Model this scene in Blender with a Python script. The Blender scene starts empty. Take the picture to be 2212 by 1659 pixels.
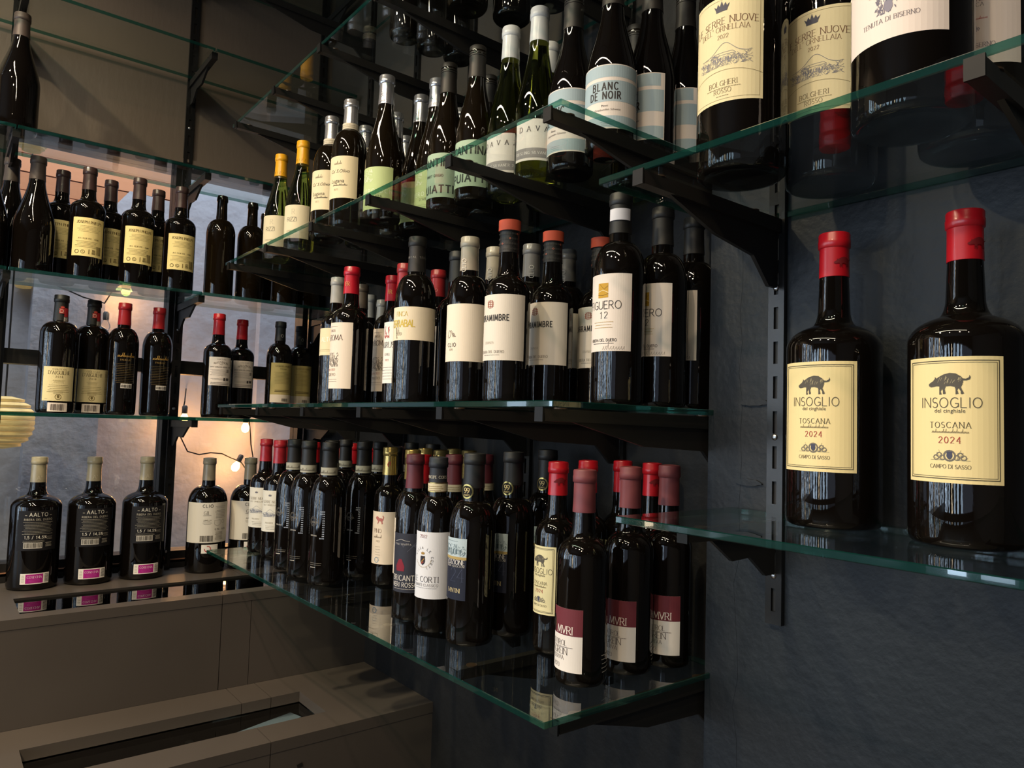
import bpy, bmesh, math, random
from math import sin, cos, pi, radians, hypot
from mathutils import Matrix, Vector

random.seed(7)
SC = bpy.context.scene
COL = SC.collection
EYE = 1.55                                   # eye height of the photographer above the floor

# ------------------------------------------------------------------ camera
FPX, CX, CY = 1582.0, 1106.0, 829.5
def _axes():
    e1 = Vector((-153 - CX, 881 - CY, FPX)).normalized()
    e2 = Vector((3100 - CX, 980 - CY, FPX)).normalized()
    e2 = (e2 - e1 * e1.dot(e2)).normalized()
    X = -e1; Y = e2; Z = X.cross(Y)
    return X, Y, Z
AX, AY, AZ = _axes()
def ray(px, py):
    d = Vector((px - CX, py - CY, FPX))
    return Vector((AX.dot(d), AY.dot(d), AZ.dot(d)))
def on_z(px, py, z): d = ray(px, py); return d * (z / d.z)
def on_y(px, py, y): d = ray(px, py); return d * (y / d.y)
def on_x(px, py, x): d = ray(px, py); return d * (x / d.x)

cam = bpy.data.cameras.new('camera'); cam_o = bpy.data.objects.new('camera', cam); COL.objects.link(cam_o)
cam.sensor_width = 36; cam.lens = 36 * FPX / 2212; cam.clip_start = .02
r_ = Vector((AX[0], AY[0], AZ[0])); u_ = -Vector((AX[1], AY[1], AZ[1])); b_ = -Vector((AX[2], AY[2], AZ[2]))
M = Matrix((r_, u_, b_)).transposed().to_4x4(); M.translation = (0, 0, EYE)
cam_o.matrix_world = M
SC.camera = cam_o

# ------------------------------------------------------------------ light and exposure
SC.view_settings.view_transform = 'Standard'
try: SC.view_settings.look = 'None'
except Exception: pass
SC.view_settings.gamma = 1; SC.view_settings.use_curve_mapping = False
SC.view_settings.exposure = 0.0
w = bpy.data.worlds.new('sky'); SC.world = w; w.use_nodes = True
bg = w.node_tree.nodes['Background']; bg.inputs[0].default_value = (.62, .72, .95, 1); bg.inputs[1].default_value = .55

def area(name, loc, size, rot, power, color, shape='RECTANGLE', spread=180):
    l = bpy.data.lights.new(name, 'AREA'); l.shape = shape; l.size = size[0]
    if shape == 'RECTANGLE': l.size_y = size[1]
    l.energy = power; l.color = color; l.spread = radians(spread)
    o = bpy.data.objects.new(name, l); COL.objects.link(o); o.location = (loc[0], loc[1], loc[2] + EYE); o.rotation_euler = rot
    return o
def aim(o, target):
    d = Vector((target[0], target[1], target[2] + EYE)) - o.location
    o.rotation_euler = d.to_track_quat('-Z', 'Y').to_euler()
# daylight through the tall shop windows behind the photographer (each pane of the glazed front)
PANES = [(-2.1, .12, 2.0), (-1.85, .2, .8), (-1.4, .2, 1.2), (-.9, .12, 1.8), (-.45, .26, .7), (.1, .3, .9), (.75, .3, .7)]
for i, (x, wd, s) in enumerate(PANES):
    o = area('daylight_pane', (x, -4.28, .1), (wd, 2.1), (radians(90), 0, 0), 52 * s * wd, (.60, .79, 1.0) if i % 5 != 3 else (1.0, .78, .5))
# more shop windows along the left wall, beyond the shelves
SIDE = [(-.62, .10, 1.0), (-.82, .05, 2.2), (-1.02, .14, .7), (-1.28, .06, 2.0), (-1.5, .16, .8), (-1.78, .06, 2.4), (-2.05, .2, .8), (-2.4, .07, 2.2), (-2.75, .24, .8), (-3.15, .1, 1.8), (-3.6, .3, .9)]
for i, (y, wd, s) in enumerate(SIDE):
    o = area('daylight_pane', (-2.31, y, .2), (1.5, wd), (0, radians(-90), 0), 30 * s * wd, (.60, .79, 1.0) if i % 4 != 3 else (1.0, .80, .55))
# warm ceiling lamps of the shop
LAMPS = [((-1.55, -.75, 1.66), 34), ((-.8, -1.0, 1.66), 26), ((-.1, -.9, 1.66), 20), ((.6, -1.0, 1.66), 14)]
for p, e in LAMPS:
    o = area('spot_light', p, (.09,), (0, 0, 0), e, (1.0, .78, .52), 'DISK', 150)
line_light = area('linear_light', (-.75, -.30, 1.60), (2.0, .06), (0, 0, 0), 22, (1.0, .84, .64))
# daylight falling into the courtyard beyond the windows
o = area('courtyard_light', (-2.9, .4, 1.9), (.9, 2.6), (0, radians(14), 0), 60, (.80, .87, 1.0))

# ------------------------------------------------------------------ materials
def lin(h):
    h = h.lstrip('#'); v = [int(h[i:i + 2], 16) / 255 for i in (0, 2, 4)]
    return tuple(c / 12.92 if c < .04045 else ((c + .055) / 1.055) ** 2.4 for c in v) + (1,)
MATS = {}
def mat(name, col, rough=.5, metal=0, spec=.5, trans=0, bump=None, coat=0, emit=None, vary=None, ior=1.5):
    if name in MATS: return MATS[name]
    m = bpy.data.materials.new(name); m.use_nodes = True; nt = m.node_tree; b = nt.nodes['Principled BSDF']
    c = lin(col) if isinstance(col, str) else tuple(col) + (1,)
    b.inputs['Base Color'].default_value = c; b.inputs['Roughness'].default_value = rough
    b.inputs['Metallic'].default_value = metal; b.inputs['Specular IOR Level'].default_value = spec
    b.inputs['Transmission Weight'].default_value = trans; b.inputs['Coat Weight'].default_value = coat; b.inputs['IOR'].default_value = ior
    if emit: b.inputs['Emission Color'].default_value = tuple(emit[0]) + (1,); b.inputs['Emission Strength'].default_value = emit[1]
    if bump or vary:
        tc = nt.nodes.new('ShaderNodeTexCoord'); mp = nt.nodes.new('ShaderNodeMapping'); nt.links.new(tc.outputs['Object'], mp.inputs[0])
    if bump:
        sc, st, dist, stretch = bump
        n = nt.nodes.new('ShaderNodeTexNoise'); n.inputs['Scale'].default_value = sc; n.inputs['Detail'].default_value = 5
        mp.inputs['Scale'].default_value = stretch; nt.links.new(mp.outputs[0], n.inputs['Vector'])
        bp = nt.nodes.new('ShaderNodeBump'); bp.inputs['Strength'].default_value = st; bp.inputs['Distance'].default_value = dist
        nt.links.new(n.outputs[0], bp.inputs['Height']); nt.links.new(bp.outputs[0], b.inputs['Normal'])
    if vary:
        sc, amt = vary
        n = nt.nodes.new('ShaderNodeTexNoise'); n.inputs['Scale'].default_value = sc; n.inputs['Detail'].default_value = 6
        nt.links.new(tc.outputs['Object'], n.inputs['Vector'])
        r = nt.nodes.new('ShaderNodeValToRGB'); r.color_ramp.elements[0].position = .3; r.color_ramp.elements[1].position = .72
        r.color_ramp.elements[0].color = tuple(x * (1 - amt) for x in c[:3]) + (1,)
        r.color_ramp.elements[1].color = tuple(min(1, x * (1 + amt)) for x in c[:3]) + (1,)
        nt.links.new(n.outputs[0], r.inputs[0]); nt.links.new(r.outputs[0], b.inputs['Base Color'])
    MATS[name] = m; return m

def clear_glass(name, tint, base=.04, k=.96):
    """thin clear glass: transparent body with the mirror share of a glass face"""
    m = bpy.data.materials.new(name); m.use_nodes = True; nt = m.node_tree; nt.nodes.clear()
    out = nt.nodes.new('ShaderNodeOutputMaterial'); mx = nt.nodes.new('ShaderNodeMixShader')
    tr = nt.nodes.new('ShaderNodeBsdfTransparent'); tr.inputs[0].default_value = tuple(tint) + (1,)
    gl = nt.nodes.new('ShaderNodeBsdfGlossy'); gl.inputs['Roughness'].default_value = .005; gl.inputs['Color'].default_value = (1, 1, 1, 1)
    lw = nt.nodes.new('ShaderNodeLayerWeight')
    pw = nt.nodes.new('ShaderNodeMath'); pw.operation = 'POWER'; pw.inputs[1].default_value = 5
    ma = nt.nodes.new('ShaderNodeMath'); ma.operation = 'MULTIPLY_ADD'; ma.inputs[1].default_value = k; ma.inputs[2].default_value = base
    nt.links.new(lw.outputs['Facing'], pw.inputs[0]); nt.links.new(pw.outputs[0], ma.inputs[0]); nt.links.new(ma.outputs[0], mx.inputs[0])
    nt.links.new(tr.outputs[0], mx.inputs[1]); nt.links.new(gl.outputs[0], mx.inputs[2]); nt.links.new(mx.outputs[0], out.inputs[0])
    return m
def edge_glass(name):
    """ground edge of a float glass shelf: green body colour, half clear"""
    m = clear_glass(name, (.20, .50, .43), .05); nt = m.node_tree
    out = [n for n in nt.nodes if n.type == 'OUTPUT_MATERIAL'][0]; mx = out.inputs[0].links[0].from_node
    p = nt.nodes.new('ShaderNodeBsdfPrincipled'); p.inputs['Base Color'].default_value = (.005, .050, .041, 1); p.inputs['Roughness'].default_value = .08; p.inputs['Coat Weight'].default_value = .6
    m2 = nt.nodes.new('ShaderNodeMixShader'); m2.inputs[0].default_value = .36
    nt.links.new(mx.outputs[0], m2.inputs[1]); nt.links.new(p.outputs[0], m2.inputs[2]); nt.links.new(m2.outputs[0], out.inputs[0])
    return m
SHELF_GLASS = clear_glass('shelf_glass', (.93, .97, .955))
PANE_GLASS = clear_glass('pane_glass', (.96, .98, .98))
SLOT_GLASS = clear_glass('slot_glass', (.72, .75, .74), .05)
INSET_GLASS = clear_glass('inset_glass', (.30, .32, .32), .05)
EDGE = edge_glass('glass_edge')
DARK_BOTTLE = mat('dark_bottle_glass', (.0035, .0026, .002), .025, spec=.55, bump=(26, .10, .0016, (3, 3, .35)))
BROWN_BOTTLE = mat('brown_bottle_glass', (.0065, .0042, .0018), .03, spec=.55, bump=(26, .08, .0016, (3, 3, .35)))
GREEN_BOTTLE = mat('green_bottle_glass', (.30, .33, .045), .01, spec=.5, trans=1.0, ior=1.42)
BLACK_METAL = mat('black_metal', (.017, .0155, .014), .42, spec=.3)
TIP_BLACK = mat('tip_black', (.005, .005, .005), .5, spec=.25)
SLOT_METAL = mat('upright_metal', (.009, .0087, .0085), .26, spec=.45)
STEEL = mat('steel', (.55, .55, .55), .28, metal=1)
WALL_DARK = mat('dark_plaster', (.0095, .0095, .0098), .6, spec=.28, bump=(40, .4, .005, (1, 1, 1)), vary=(3, .25))
WALL_R = mat('dark_rough_plaster', (.0112, .0148, .0200), .55, spec=.36, bump=(75, .45, .003, (1, 1, 1)), vary=(2.3, .25))  # blue tint puts the low window daylight into the base colour
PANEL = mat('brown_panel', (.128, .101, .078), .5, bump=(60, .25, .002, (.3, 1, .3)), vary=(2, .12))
UPPER_BROWN = mat('upper_wall_brown', (.062, .051, .041), .5, bump=(60, .25, .002, (.3, 1, .3)), vary=(2, .12))
CAB = mat('brown_laminate', (.068, .058, .050), .42, bump=(90, .12, .001, (.2, 1, .2)), vary=(3, .10))
FRAME = mat('window_frame_black', (.012, .011, .0105), .4)
RUBBER = mat('pad_amber', (.05, .03, .018), .3)

# ------------------------------------------------------------------ mesh helpers
class MB:
    """collects polygons with material slots and links them as one mesh object"""
    def __init__(s): s.v = []; s.f = []; s.m = []; s.mats = []; s.smooth = set()
    def slot(s, m):
        if m not in s.mats: s.mats.append(m)
        return s.mats.index(m)
    def face(s, pts, m):
        n = len(s.v); s.v += [tuple(p) for p in pts]; s.f.append(tuple(range(n, n + len(pts)))); s.m.append(s.slot(m))
    def box(s, lo, hi, m, side=None):
        (a, b, c), (d, e, f) = lo, hi; n = len(s.v)
        s.v += [(a, b, c), (d, b, c), (d, e, c), (a, e, c), (a, b, f), (d, b, f), (d, e, f), (a, e, f)]
        for i, q in enumerate([(3, 2, 1, 0), (4, 5, 6, 7), (0, 1, 5, 4), (1, 2, 6, 5), (2, 3, 7, 6), (3, 0, 4, 7)]):
            s.f.append(tuple(n + k for k in q)); s.m.append(s.slot(side if side and i > 1 else m))
        return s
    def prism(s, poly, axis, lo, hi, m):
        """poly: 2-D outline; axis 'x': (y,z) outline extruded along x; 'y': (x,z); 'z': (x,y)"""
        def P(p, t): return {'x': (t, p[0], p[1]), 'y': (p[0], t, p[1]), 'z': (p[0], p[1], t)}[axis]
        n = len(s.v); k = len(poly); s.v += [P(p, lo) for p in poly] + [P(p, hi) for p in poly]; i = s.slot(m)
        s.f.append(tuple(range(n, n + k))[::-1]); s.f.append(tuple(range(n + k, n + 2 * k))); s.m += [i, i]
        for j in range(k): s.f.append((n + j, n + (j + 1) % k, n + k + (j + 1) % k, n + k + j)); s.m.append(i)
        return s
    def lathe(s, prof, m, seg=40, c=(0, 0, 0), close=True):
        n = len(s.v); k = len(prof); i = s.slot(m); base = len(s.f)
        for r, z in prof:
            for a in range(seg): s.v.append((c[0] + r * cos(2 * pi * a / seg), c[1] + r * sin(2 * pi * a / seg), c[2] + z))
        for j in range(k - 1):
            for a in range(seg):
                b = (a + 1) % seg; s.f.append((n + j * seg + a, n + j * seg + b, n + (j + 1) * seg + b, n + (j + 1) * seg + a)); s.m.append(i)
        if close:
            s.f.append(tuple(n + a for a in range(seg))[::-1]); s.f.append(tuple(n + (k - 1) * seg + a for a in range(seg))); s.m += [i, i]
        for q in range(base, len(s.f)): s.smooth.add(q)
        return s
    def tube(s, pts, r, m, seg=6):
        pts = [Vector(p) for p in pts]; n = len(s.v); i = s.slot(m); base = len(s.f)
        for j, p in enumerate(pts):
            t = (pts[min(j + 1, len(pts) - 1)] - pts[max(j - 1, 0)]).normalized()
            a = t.orthogonal().normalized() if j == 0 else (prev - t * prev.dot(t)).normalized()
            prev = a; b = t.cross(a)
            for q in range(seg): s.v.append(tuple(p + (a * cos(2 * pi * q / seg) + b * sin(2 * pi * q / seg)) * r))
        for j in range(len(pts) - 1):
            for q in range(seg):
                w_ = (q + 1) % seg; s.f.append((n + j * seg + q, n + j * seg + w_, n + (j + 1) * seg + w_, n + (j + 1) * seg + q)); s.m.append(i)
        s.f.append(tuple(n + q for q in range(seg))[::-1]); s.f.append(tuple(n + (len(pts) - 1) * seg + q for q in range(seg))); s.m += [i, i]
        for q in range(base, len(s.f)): s.smooth.add(q)
        return s
    def mesh(s, name, normals=True):
        me = bpy.data.meshes.new(name); me.from_pydata(s.v, [], s.f)
        for m in s.mats: me.materials.append(m)
        me.polygons.foreach_set('material_index', s.m)
        me.polygons.foreach_set('use_smooth', [i in s.smooth for i in range(len(s.f))])
        if normals:
            bm = bmesh.new(); bm.from_mesh(me); bmesh.ops.recalc_face_normals(bm, faces=bm.faces); bm.to_mesh(me); bm.free()
        me.update()
        if s.smooth:
            try: me.set_sharp_from_angle(angle=radians(50))
            except Exception: pass
        return me
    def build(s, name, parent=None, loc=(0, 0, 0), normals=True):
        o = bpy.data.objects.new(name, s.mesh(name, normals)); COL.objects.link(o); o.parent = parent; o.location = loc; return o
def link(name, me, parent=None, loc=(0, 0, 0)):
    o = bpy.data.objects.new(name, me); COL.objects.link(o); o.parent = parent; o.location = loc; return o
def root(name, loc, rz=0):
    o = bpy.data.objects.new(name, None); o.empty_display_size = .02; COL.objects.link(o)
    o.location = (loc[0], loc[1], loc[2] + EYE); o.rotation_euler = (0, 0, rz); return o
def tag(o, label, cat, group=None, kind=None):
    o['label'] = label; o['category'] = cat
    if group: o['group'] = group
    if kind: o['kind'] = kind
    return o
def struct(o): o['kind'] = 'structure'; return o
Z0 = (0, 0, EYE)

# ------------------------------------------------------------------ the room
WX, WY, RY = -2.335, 1.02, .955            # window wall, shelf wall, projecting right-hand wall
STEPX = -.706
FLOOR, CEIL = -EYE, 1.75
b = MB().box((WX - .12, -4.6, FLOOR - .1), (3.2, 1.4, FLOOR), mat('floor_concrete', (.09, .085, .08), .4, vary=(2, .2))); struct(b.build('floor', None, Z0))
b = MB().box((WX - .12, -4.6, CEIL), (3.2, 1.4, CEIL + .1), mat('ceiling_paint', (.035, .032, .03), .7)); struct(b.build('ceiling', None, Z0))
b = MB().box((WX - .12, WY, FLOOR), (STEPX, WY + .3, .78), WALL_DARK).box((-1.15, WY, .78), (STEPX, WY + .3, CEIL), WALL_DARK); struct(b.build('wall_back', None, Z0))
struct(MB().box((WX - .12, WY - .0006, .78), (-1.15, WY + .3, CEIL), UPPER_BROWN).build('wall_back_upper', None, Z0))  # upper stretch of the back wall, browner than the dark part below
# right-hand wall: projects in front of the shelf wall, with a trowelled seam and two torn plaster scars
wr = struct(MB().box((STEPX, RY, FLOOR), (3.0, WY + .3, CEIL), WALL_R).build('wall_right_section', None, Z0))
strip = MB(); rr = random.Random(3); zz = [FLOOR + .2 + i * .045 for i in range(66)]
pl = [(STEPX + .001, z) for z in (zz[0], zz[-1])]
edge = [(-.651 + rr.uniform(-.004, .004) * (1 if z > .2 else 1.6), z) for z in zz]
strip.prism([(STEPX, zz[0])] + edge + [(STEPX, zz[-1])], 'y', RY - .0004, RY, WALL_R)
strip.build('plaster_skim', wr)
for (x0, z0, x1) in ((-.648, .043, -.60), (-.655, -.075, -.61)):
    s = MB(); n = 9
    top = [(x0 + (x1 - x0) * i / n, z0 + .001 + .006 * sin(pi * i / n) ** .5 + rr.uniform(-.0006, .0008)) for i in range(n + 1)]
    bot = [(x0 + (x1 - x0) * i / n, z0 - .003 * sin(pi * i / n) + rr.uniform(-.0008, .0004)) for i in range(n + 1)]
    s.prism(top + bot[::-1], 'y', RY - .0035, RY - .0003, WALL_R); s.build('plaster_ridge', wr)
b = MB().box((3.0, -4.6, FLOOR), (3.2, WY + .3, CEIL), mat('side_wall', (.12, .11, .10), .7)); struct(b.build('wall_side', None, Z0))
# window wall: solid below, brown panel above, windows between
struct(MB().box((WX - .12, -4.4, FLOOR), (WX - .015, WY, -.43), FRAME).build('wall_under_windows', None, Z0))
struct(MB().box((WX - .12, -4.4, .765), (WX, .568, CEIL), PANEL).box((WX - .12, .568, .765), (WX, WY, CEIL), PANEL).build('wall_left', None, Z0))
struct(MB().box((WX - .12, -4.4, -.43), (WX - .005, -.34, .765), PANEL).build('wall_left_lower', None, Z0))
struct(MB().box((WX, -1.0, .762), (WX + .006, WY, .775), PANEL).build('trim_1', None, Z0))
YS = [-.32, .125, .568, .985]
for i in range(3):
    y0, y1 = YS[i], YS[i + 1]
    wn = root('window_%d' % (i + 1), (WX - .06, 0, 0)); wn['kind'] = 'structure'
    t = .022 if i < 2 else .02
    def fr(nm, lo, hi): MB().box(lo, hi, FRAME).build(nm, wn)
    fr('frame_stile', (-.03, y0 - .005, -.43), (.035, y0 + t, .765)); fr('frame_stile', (-.03, y1 - t, -.43), (.035, y1 + .004, .765))
    fr('frame_rail', (-.03, y0 + t, -.43), (.035, y1 - t, -.405)); fr('frame_rail', (-.03, y0 + t, .745), (.035, y1 - t, .765))
    fr('transom', (-.03, y0 + t, .126), (.03, y1 - t, .166))
    MB().box((-.004, y0 + t, -.405), (.002, y1 - t, .126), PANE_GLASS).build('pane', wn)
    MB().box((-.004, y0 + t, .166), (.002, y1 - t, .745), PANE_GLASS).build('pane', wn)
    MB().box((.035, y0 + t, -.437), (.045, y1 - t, -.428), mat('copper_sill', (.32, .15, .08), .4)).build('sill_edge', wn)
struct(MB().box((WX - .12, .985, -.43), (WX, WY, .765), FRAME).build('wall_window_end', None, Z0))
# glazed shop front behind the photographer
fx = MB().box((-2.45, -4.5, FLOOR), (3.2, -4.4, -1.0), FRAME).box((-2.45, -4.5, 1.2), (3.2, -4.4, CEIL), FRAME)
struct(fx.build('wall_front', None, Z0))
wn = root('window_4', (0, -4.35, 0)); wn['kind'] = 'structure'
for i in range(len(PANES) - 1):
    x = (PANES[i][0] + PANES[i][1] / 2 + PANES[i + 1][0] - PANES[i + 1][1] / 2) / 2; hw = (PANES[i + 1][0] - PANES[i + 1][1] / 2 - PANES[i][0] - PANES[i][1] / 2) / 2 - .01
    MB().box((x - hw, -.03, -1.0), (x + hw, .03, 1.2), FRAME).build('mullion', wn)

# ------------------------------------------------------------------ the courtyard beyond the windows
CW = -3.35
STUCCO = mat('grey_stucco', (.40, .40, .43), .75, bump=(9, .5, .02, (1, 1, 1)), vary=(2.5, .10))
cw = struct(MB().prism([(-.35, FLOOR), (1.75, FLOOR), (1.75, 1.05), (1.134, 1.03), (.79, .912), (.60, .925), (.535, .834), (.389, .807), (-.35, .76)], 'x', CW - .2, CW, STUCCO).build('wall_courtyard', None, Z0))
for y, d in ((.28, .10), (1.15, .05)): MB().box((CW, y, FLOOR), (CW + d, y + .24, .78), STUCCO).build('pilaster', cw)
struct(MB().box((CW - .2, 1.6, FLOOR), (WX - .12, 1.75, 1.0), STUCCO).build('wall_courtyard_end', None, Z0))
struct(MB().box((CW - 1.5, -1.59, FLOOR - .1), (WX - .121, 1.75, FLOOR - .005), mat('paving', (.2, .2, .2), .7)).build('floor_courtyard', None, Z0))
cl = tag(root('timber_cladding', (-4.0, 0, .92)), 'orange brown timber cladding seen through the top of the left windows', 'cladding')
WOODS = [mat('timber_%d' % i, c, .55, bump=(40, .3, .003, (1, .15, 1))) for i, c in enumerate([(.50, .19, .075), (.44, .165, .06), (.55, .22, .09)])]
for i in range(11):
    MB().box((-.02, -1.2, -.25 + i * .085), (.015 + .004 * (i % 2), .95, -.25 + i * .085 + .08), WOODS[i % 3]).build('plank', cl)
bl = tag(root('steel_beam', (-3.5, 0, 1.09)), 'blue grey beam above the timber cladding beyond the windows', 'beam')
MB().box((-.05, -1.2, 0), (.05, 1.6, .10), mat('blue_beam', (.17, .20, .27), .5)).build('web', bl)
MB().box((-.09, -1.2, .1), (.09, 1.6, .115), mat('blue_beam', (.17, .20, .27), .5)).build('flange', bl)
ct = tag(root('courtyard_table', (-2.95, -.12, FLOOR)), 'dark timber table in the courtyard at the far left', 'table')
TW = mat('dark_timber', (.05, .035, .025), .5)
MB().box((-.25, -.35, 1.15), (.25, .25, 1.19), TW).build('table_top', ct)
for sx in (-.2, .2):
    for sy in (-.3, .2): MB().box((sx - .025, sy - .025, 0), (sx + .025, sy + .025, 1.15), TW).build('leg', ct)
struct(MB().box((-4.15, .96, FLOOR), (-4.05, 3.0, 2.3), STUCCO).build('wall_neighbour', None, Z0))
# woven round lamps
WOV = mat('woven_shell', (.62, .46, .19), .5, bump=(30, .6, .004, (1, 1, 3)), vary=(20, .25), emit=((1, .68, .26), .16))
def woven_lamp(px, py, rpx, X, label):
    p = on_x(px, py, X); R = rpx * abs(X * .8) / FPX * 1.05
    t = tag(root('woven_lamp', p), label, 'lamp', 'woven lamps beyond the windows')
    n = 9
    for i in range(n):
        z0, z1 = -R + 2 * R * i / n, -R + 2 * R * (i + 1) / n - R * .02
        r0, r1 = [max(.004, math.sqrt(max(0, R * R - z * z))) for z in (z0, z1)]
        MB().lathe([(r0 * .99, z0), (max(r0, r1) * 1.01, (z0 + z1) / 2), (r1 * .99, z1)], WOV, 28).build('shell_band', t)
    MB().tube([(0, 0, R * .98), (0, 0, R + .5)], .003, BLACK_METAL).build('cord', t)
woven_lamp(8, 912, 56, -2.95, 'large round woven lamp glowing at the left edge beside the cream magnums')
woven_lamp(70, 300, 30, -2.9, 'small round woven lamp behind the upper shelf at the far left')
woven_lamp(52, 600, 24, -3.306, 'woven lamp on the wall showing under the middle left shelf beside the window post')
# string lights
BULB = mat('bulb_lit', (1, .8, .5), .3, emit=((1.0, .50, .14), 9)); BULB_OFF = mat('bulb_clear', (.9, .9, .9), .02, trans=1, ior=1.2)
def bulb(px, py, lit, label, X=-3.2, flip=0):
    p = on_x(px, py, X); t = tag(root('string_light_bulb', p), label, 'bulb', 'string light bulbs in the courtyard')
    t.rotation_euler = (flip, 0, 0)
    MB().lathe([(.003, -.021), (.012, -.017), (.017, -.005), (.016, .006), (.010, .018), (.008, .024)], BULB if lit else BULB_OFF, 20).build('bulb_glass', t)
    MB().lathe([(.0095, .022), (.011, .026), (.011, .05), (.007, .056)], mat('socket', (.05, .045, .04), .5), 16).build('socket', t)
    if lit:
        l = bpy.data.lights.new('bulb_light', 'POINT'); l.energy = 1.5; l.color = (1.0, .46, .16); l.shadow_soft_size = .03
        lo = bpy.data.objects.new('bulb_light', l); COL.objects.link(lo); lo.parent = t; lo.location = (-.035, 0, -.02)
bulb(530, 924, 1, 'lit bulb hanging just below the lowest left glass shelf')
bulb(509, 1008, 1, 'lit bulb under the string cable beside the cream capped bottle', flip=radians(-25))
bulb(272, 628, 1, 'lit bulb behind the edge of the second left glass shelf')
bulb(398, 905, 1, 'lit bulb half hidden behind the window post by the cable')
bulb(228, 704, 0, 'unlit clear bulb between the dark and red capped bottles')
cab = []
for px, py in ((399, 868), (392, 900), (388, 940), (405, 975), (430, 982), (455, 978), (480, 980), (500, 990), (520, 998), (530, 1012), (536, 1035), (540, 1062), (548, 1120)): cab.append(on_x(px, py, -3.215))
cab = [on_x(402, 840, CW + .0035)] + cab + [on_x(550, 1130, CW + .056)]
cb = tag(MB().tube(cab, .0028, BLACK_METAL).build('string_light_cable', None, Z0), 'thin dark cable looping across the grey courtyard wall', 'cable', 'string light cables')
cab = [on_x(px, py, -3.215) for px, py in ((538, 905), (541, 940), (542, 960), (546, 985), (544, 1010))]
cab = [on_x(538, 898, CW + .0035)] + cab + [on_x(545, 1030, CW + .0035)]
tag(MB().tube(cab, .0028, BLACK_METAL).build('string_light_cable', None, Z0), 'thin cable hanging straight down beside the upper lit bulb', 'cable', 'string light cables')

cab = [on_x(100, 600, CW + .106)] + [on_x(px, py, -3.21) for px, py in ((120, 615), (180, 642), (226, 655), (258, 606), (273, 595), (300, 592), (350, 575))] + [on_x(380, 560, CW + .0035)]
tag(MB().tube(cab, .0028, BLACK_METAL).build('string_light_cable', None, Z0), 'thin cable along the courtyard wall behind the left bottles', 'cable', 'string light cables')
# ------------------------------------------------------------------ counter below the windows
LZ, BZ, CF, BF = -.453, -.69, -1.93, -1.562       # ledge height, bench height, cabinet front, bench front
t = tag(root('window_counter', (0, 0, 0)), 'brown panelled counter under the windows with a black glass inset', 'counter')
def bx(nm, lo, hi, m=CAB, par=None): return MB().box(lo, hi, m).build(nm, par or t)
GI = (-2.135, -1.975)                              # glass inset in x
GY = (.185, .86)
J1 = .612
bx('top_board', (WX - .01, -1.6, LZ - .022), (GI[0], J1 + .12, LZ)); bx('top_board', (WX - .01, J1 + .122, LZ - .022), (GI[0], WY, LZ))
bx('top_board', (GI[1], -1.6, LZ - .022), (CF, J1, LZ)); bx('top_board', (GI[1], J1 + .0015, LZ - .022), (CF, WY, LZ))
bx('top_board', (GI[0], -1.6, LZ - .022), (GI[1], GY[0], LZ)); bx('top_board', (GI[0], GY[1], LZ - .022), (GI[1], WY, LZ))
bx('inset_well', (GI[0] - .01, GY[0] - .01, LZ - .035), (GI[1] + .01, GY[1] + .01, LZ - .0225), FRAME)
bx('inset_glass', (GI[0] + .001, GY[0] + .001, LZ - .012), (GI[1] - .001, GY[1] - .001, LZ - .004), INSET_GLASS)
bx('inset_rim', (GI[0] - .0, GY[0], LZ - .020), (GI[0] + .003, GY[1], LZ + .0015), BLACK_METAL)
for y0, y1 in ((-1.6, -.62), (-.618, J1), (J1 + .002, J1 + .075), (J1 + .0765, WY)):
    bx('front_panel', (CF - .02, y0, BZ), (CF - .001, y1, LZ - .0225))
bx('carcass', (WX, -1.6, FLOOR), (CF - .021, WY, LZ - .037), FRAME)

t2 = tag(root('bench_cabinet', (0, 0, 0)), 'low brown bench with a long glazed slot in its top below the counter', 'bench')
SX, SY = (-1.81, -1.652), (.184, .778)            # glazed slot
def bq(nm, lo, hi, m=CAB): return bx(nm, lo, hi, m, t2)
bq('top_board', (CF, -1.6, BZ - .025), (SX[0], J1 + .02, BZ)); bq('top_board', (CF, J1 + .0215, BZ - .025), (SX[0], J1 + .092, BZ)); bq('top_board', (CF, J1 + .0935, BZ - .025), (SX[0], WY, BZ))
bq('top_board', (SX[1], -1.6, BZ - .025), (BF, J1, BZ)); bq('top_board', (SX[1], J1 + .0015, BZ - .025), (BF, WY, BZ))
bq('top_board', (SX[0], SY[1], BZ - .025), (SX[1], WY, BZ)); bq('top_board', (SX[0], -1.6, BZ - .025), (SX[1], SY[0], BZ))
bq('slot_glass', (SX[0] - .006, SY[0] - .006, BZ - .034), (SX[1] + .006, SY[1] + .006, BZ - .027), SLOT_GLASS)
bq('well_wall', (-1.947, SY[0] - .03, BZ - .30), (-1.935, SY[1] + .12, BZ - .036), FRAME); bq('well_wall', (-1.62, SY[0] - .03, BZ - .30), (-1.608, SY[1] + .12, BZ - .036), FRAME)
bq('well_wall', (-1.934, SY[1] + .108, BZ - .30), (-1.621, SY[1] + .12, BZ - .036), FRAME); bq('well_wall', (-1.934, SY[0] - .03, BZ - .30), (-1.621, SY[0] - .018, BZ - .036), FRAME)
bq('well_floor', (-1.947, SY[0] - .03, BZ - .31), (-1.608, SY[1] + .12, BZ - .301), FRAME)
for y0, y1 in ((-1.6, J1), (J1 + .002, WY)):
    bq('front_panel', (BF - .02, y0, FLOOR), (BF - .001, y1, BZ - .0255))
MB().prism([(.672, BZ - .062), (.684, BZ - .059), (.686, BZ - .066), (.674, BZ - .068)], 'x', BF - .001, BF + .0015, BLACK_METAL).build('chip', t2)
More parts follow.
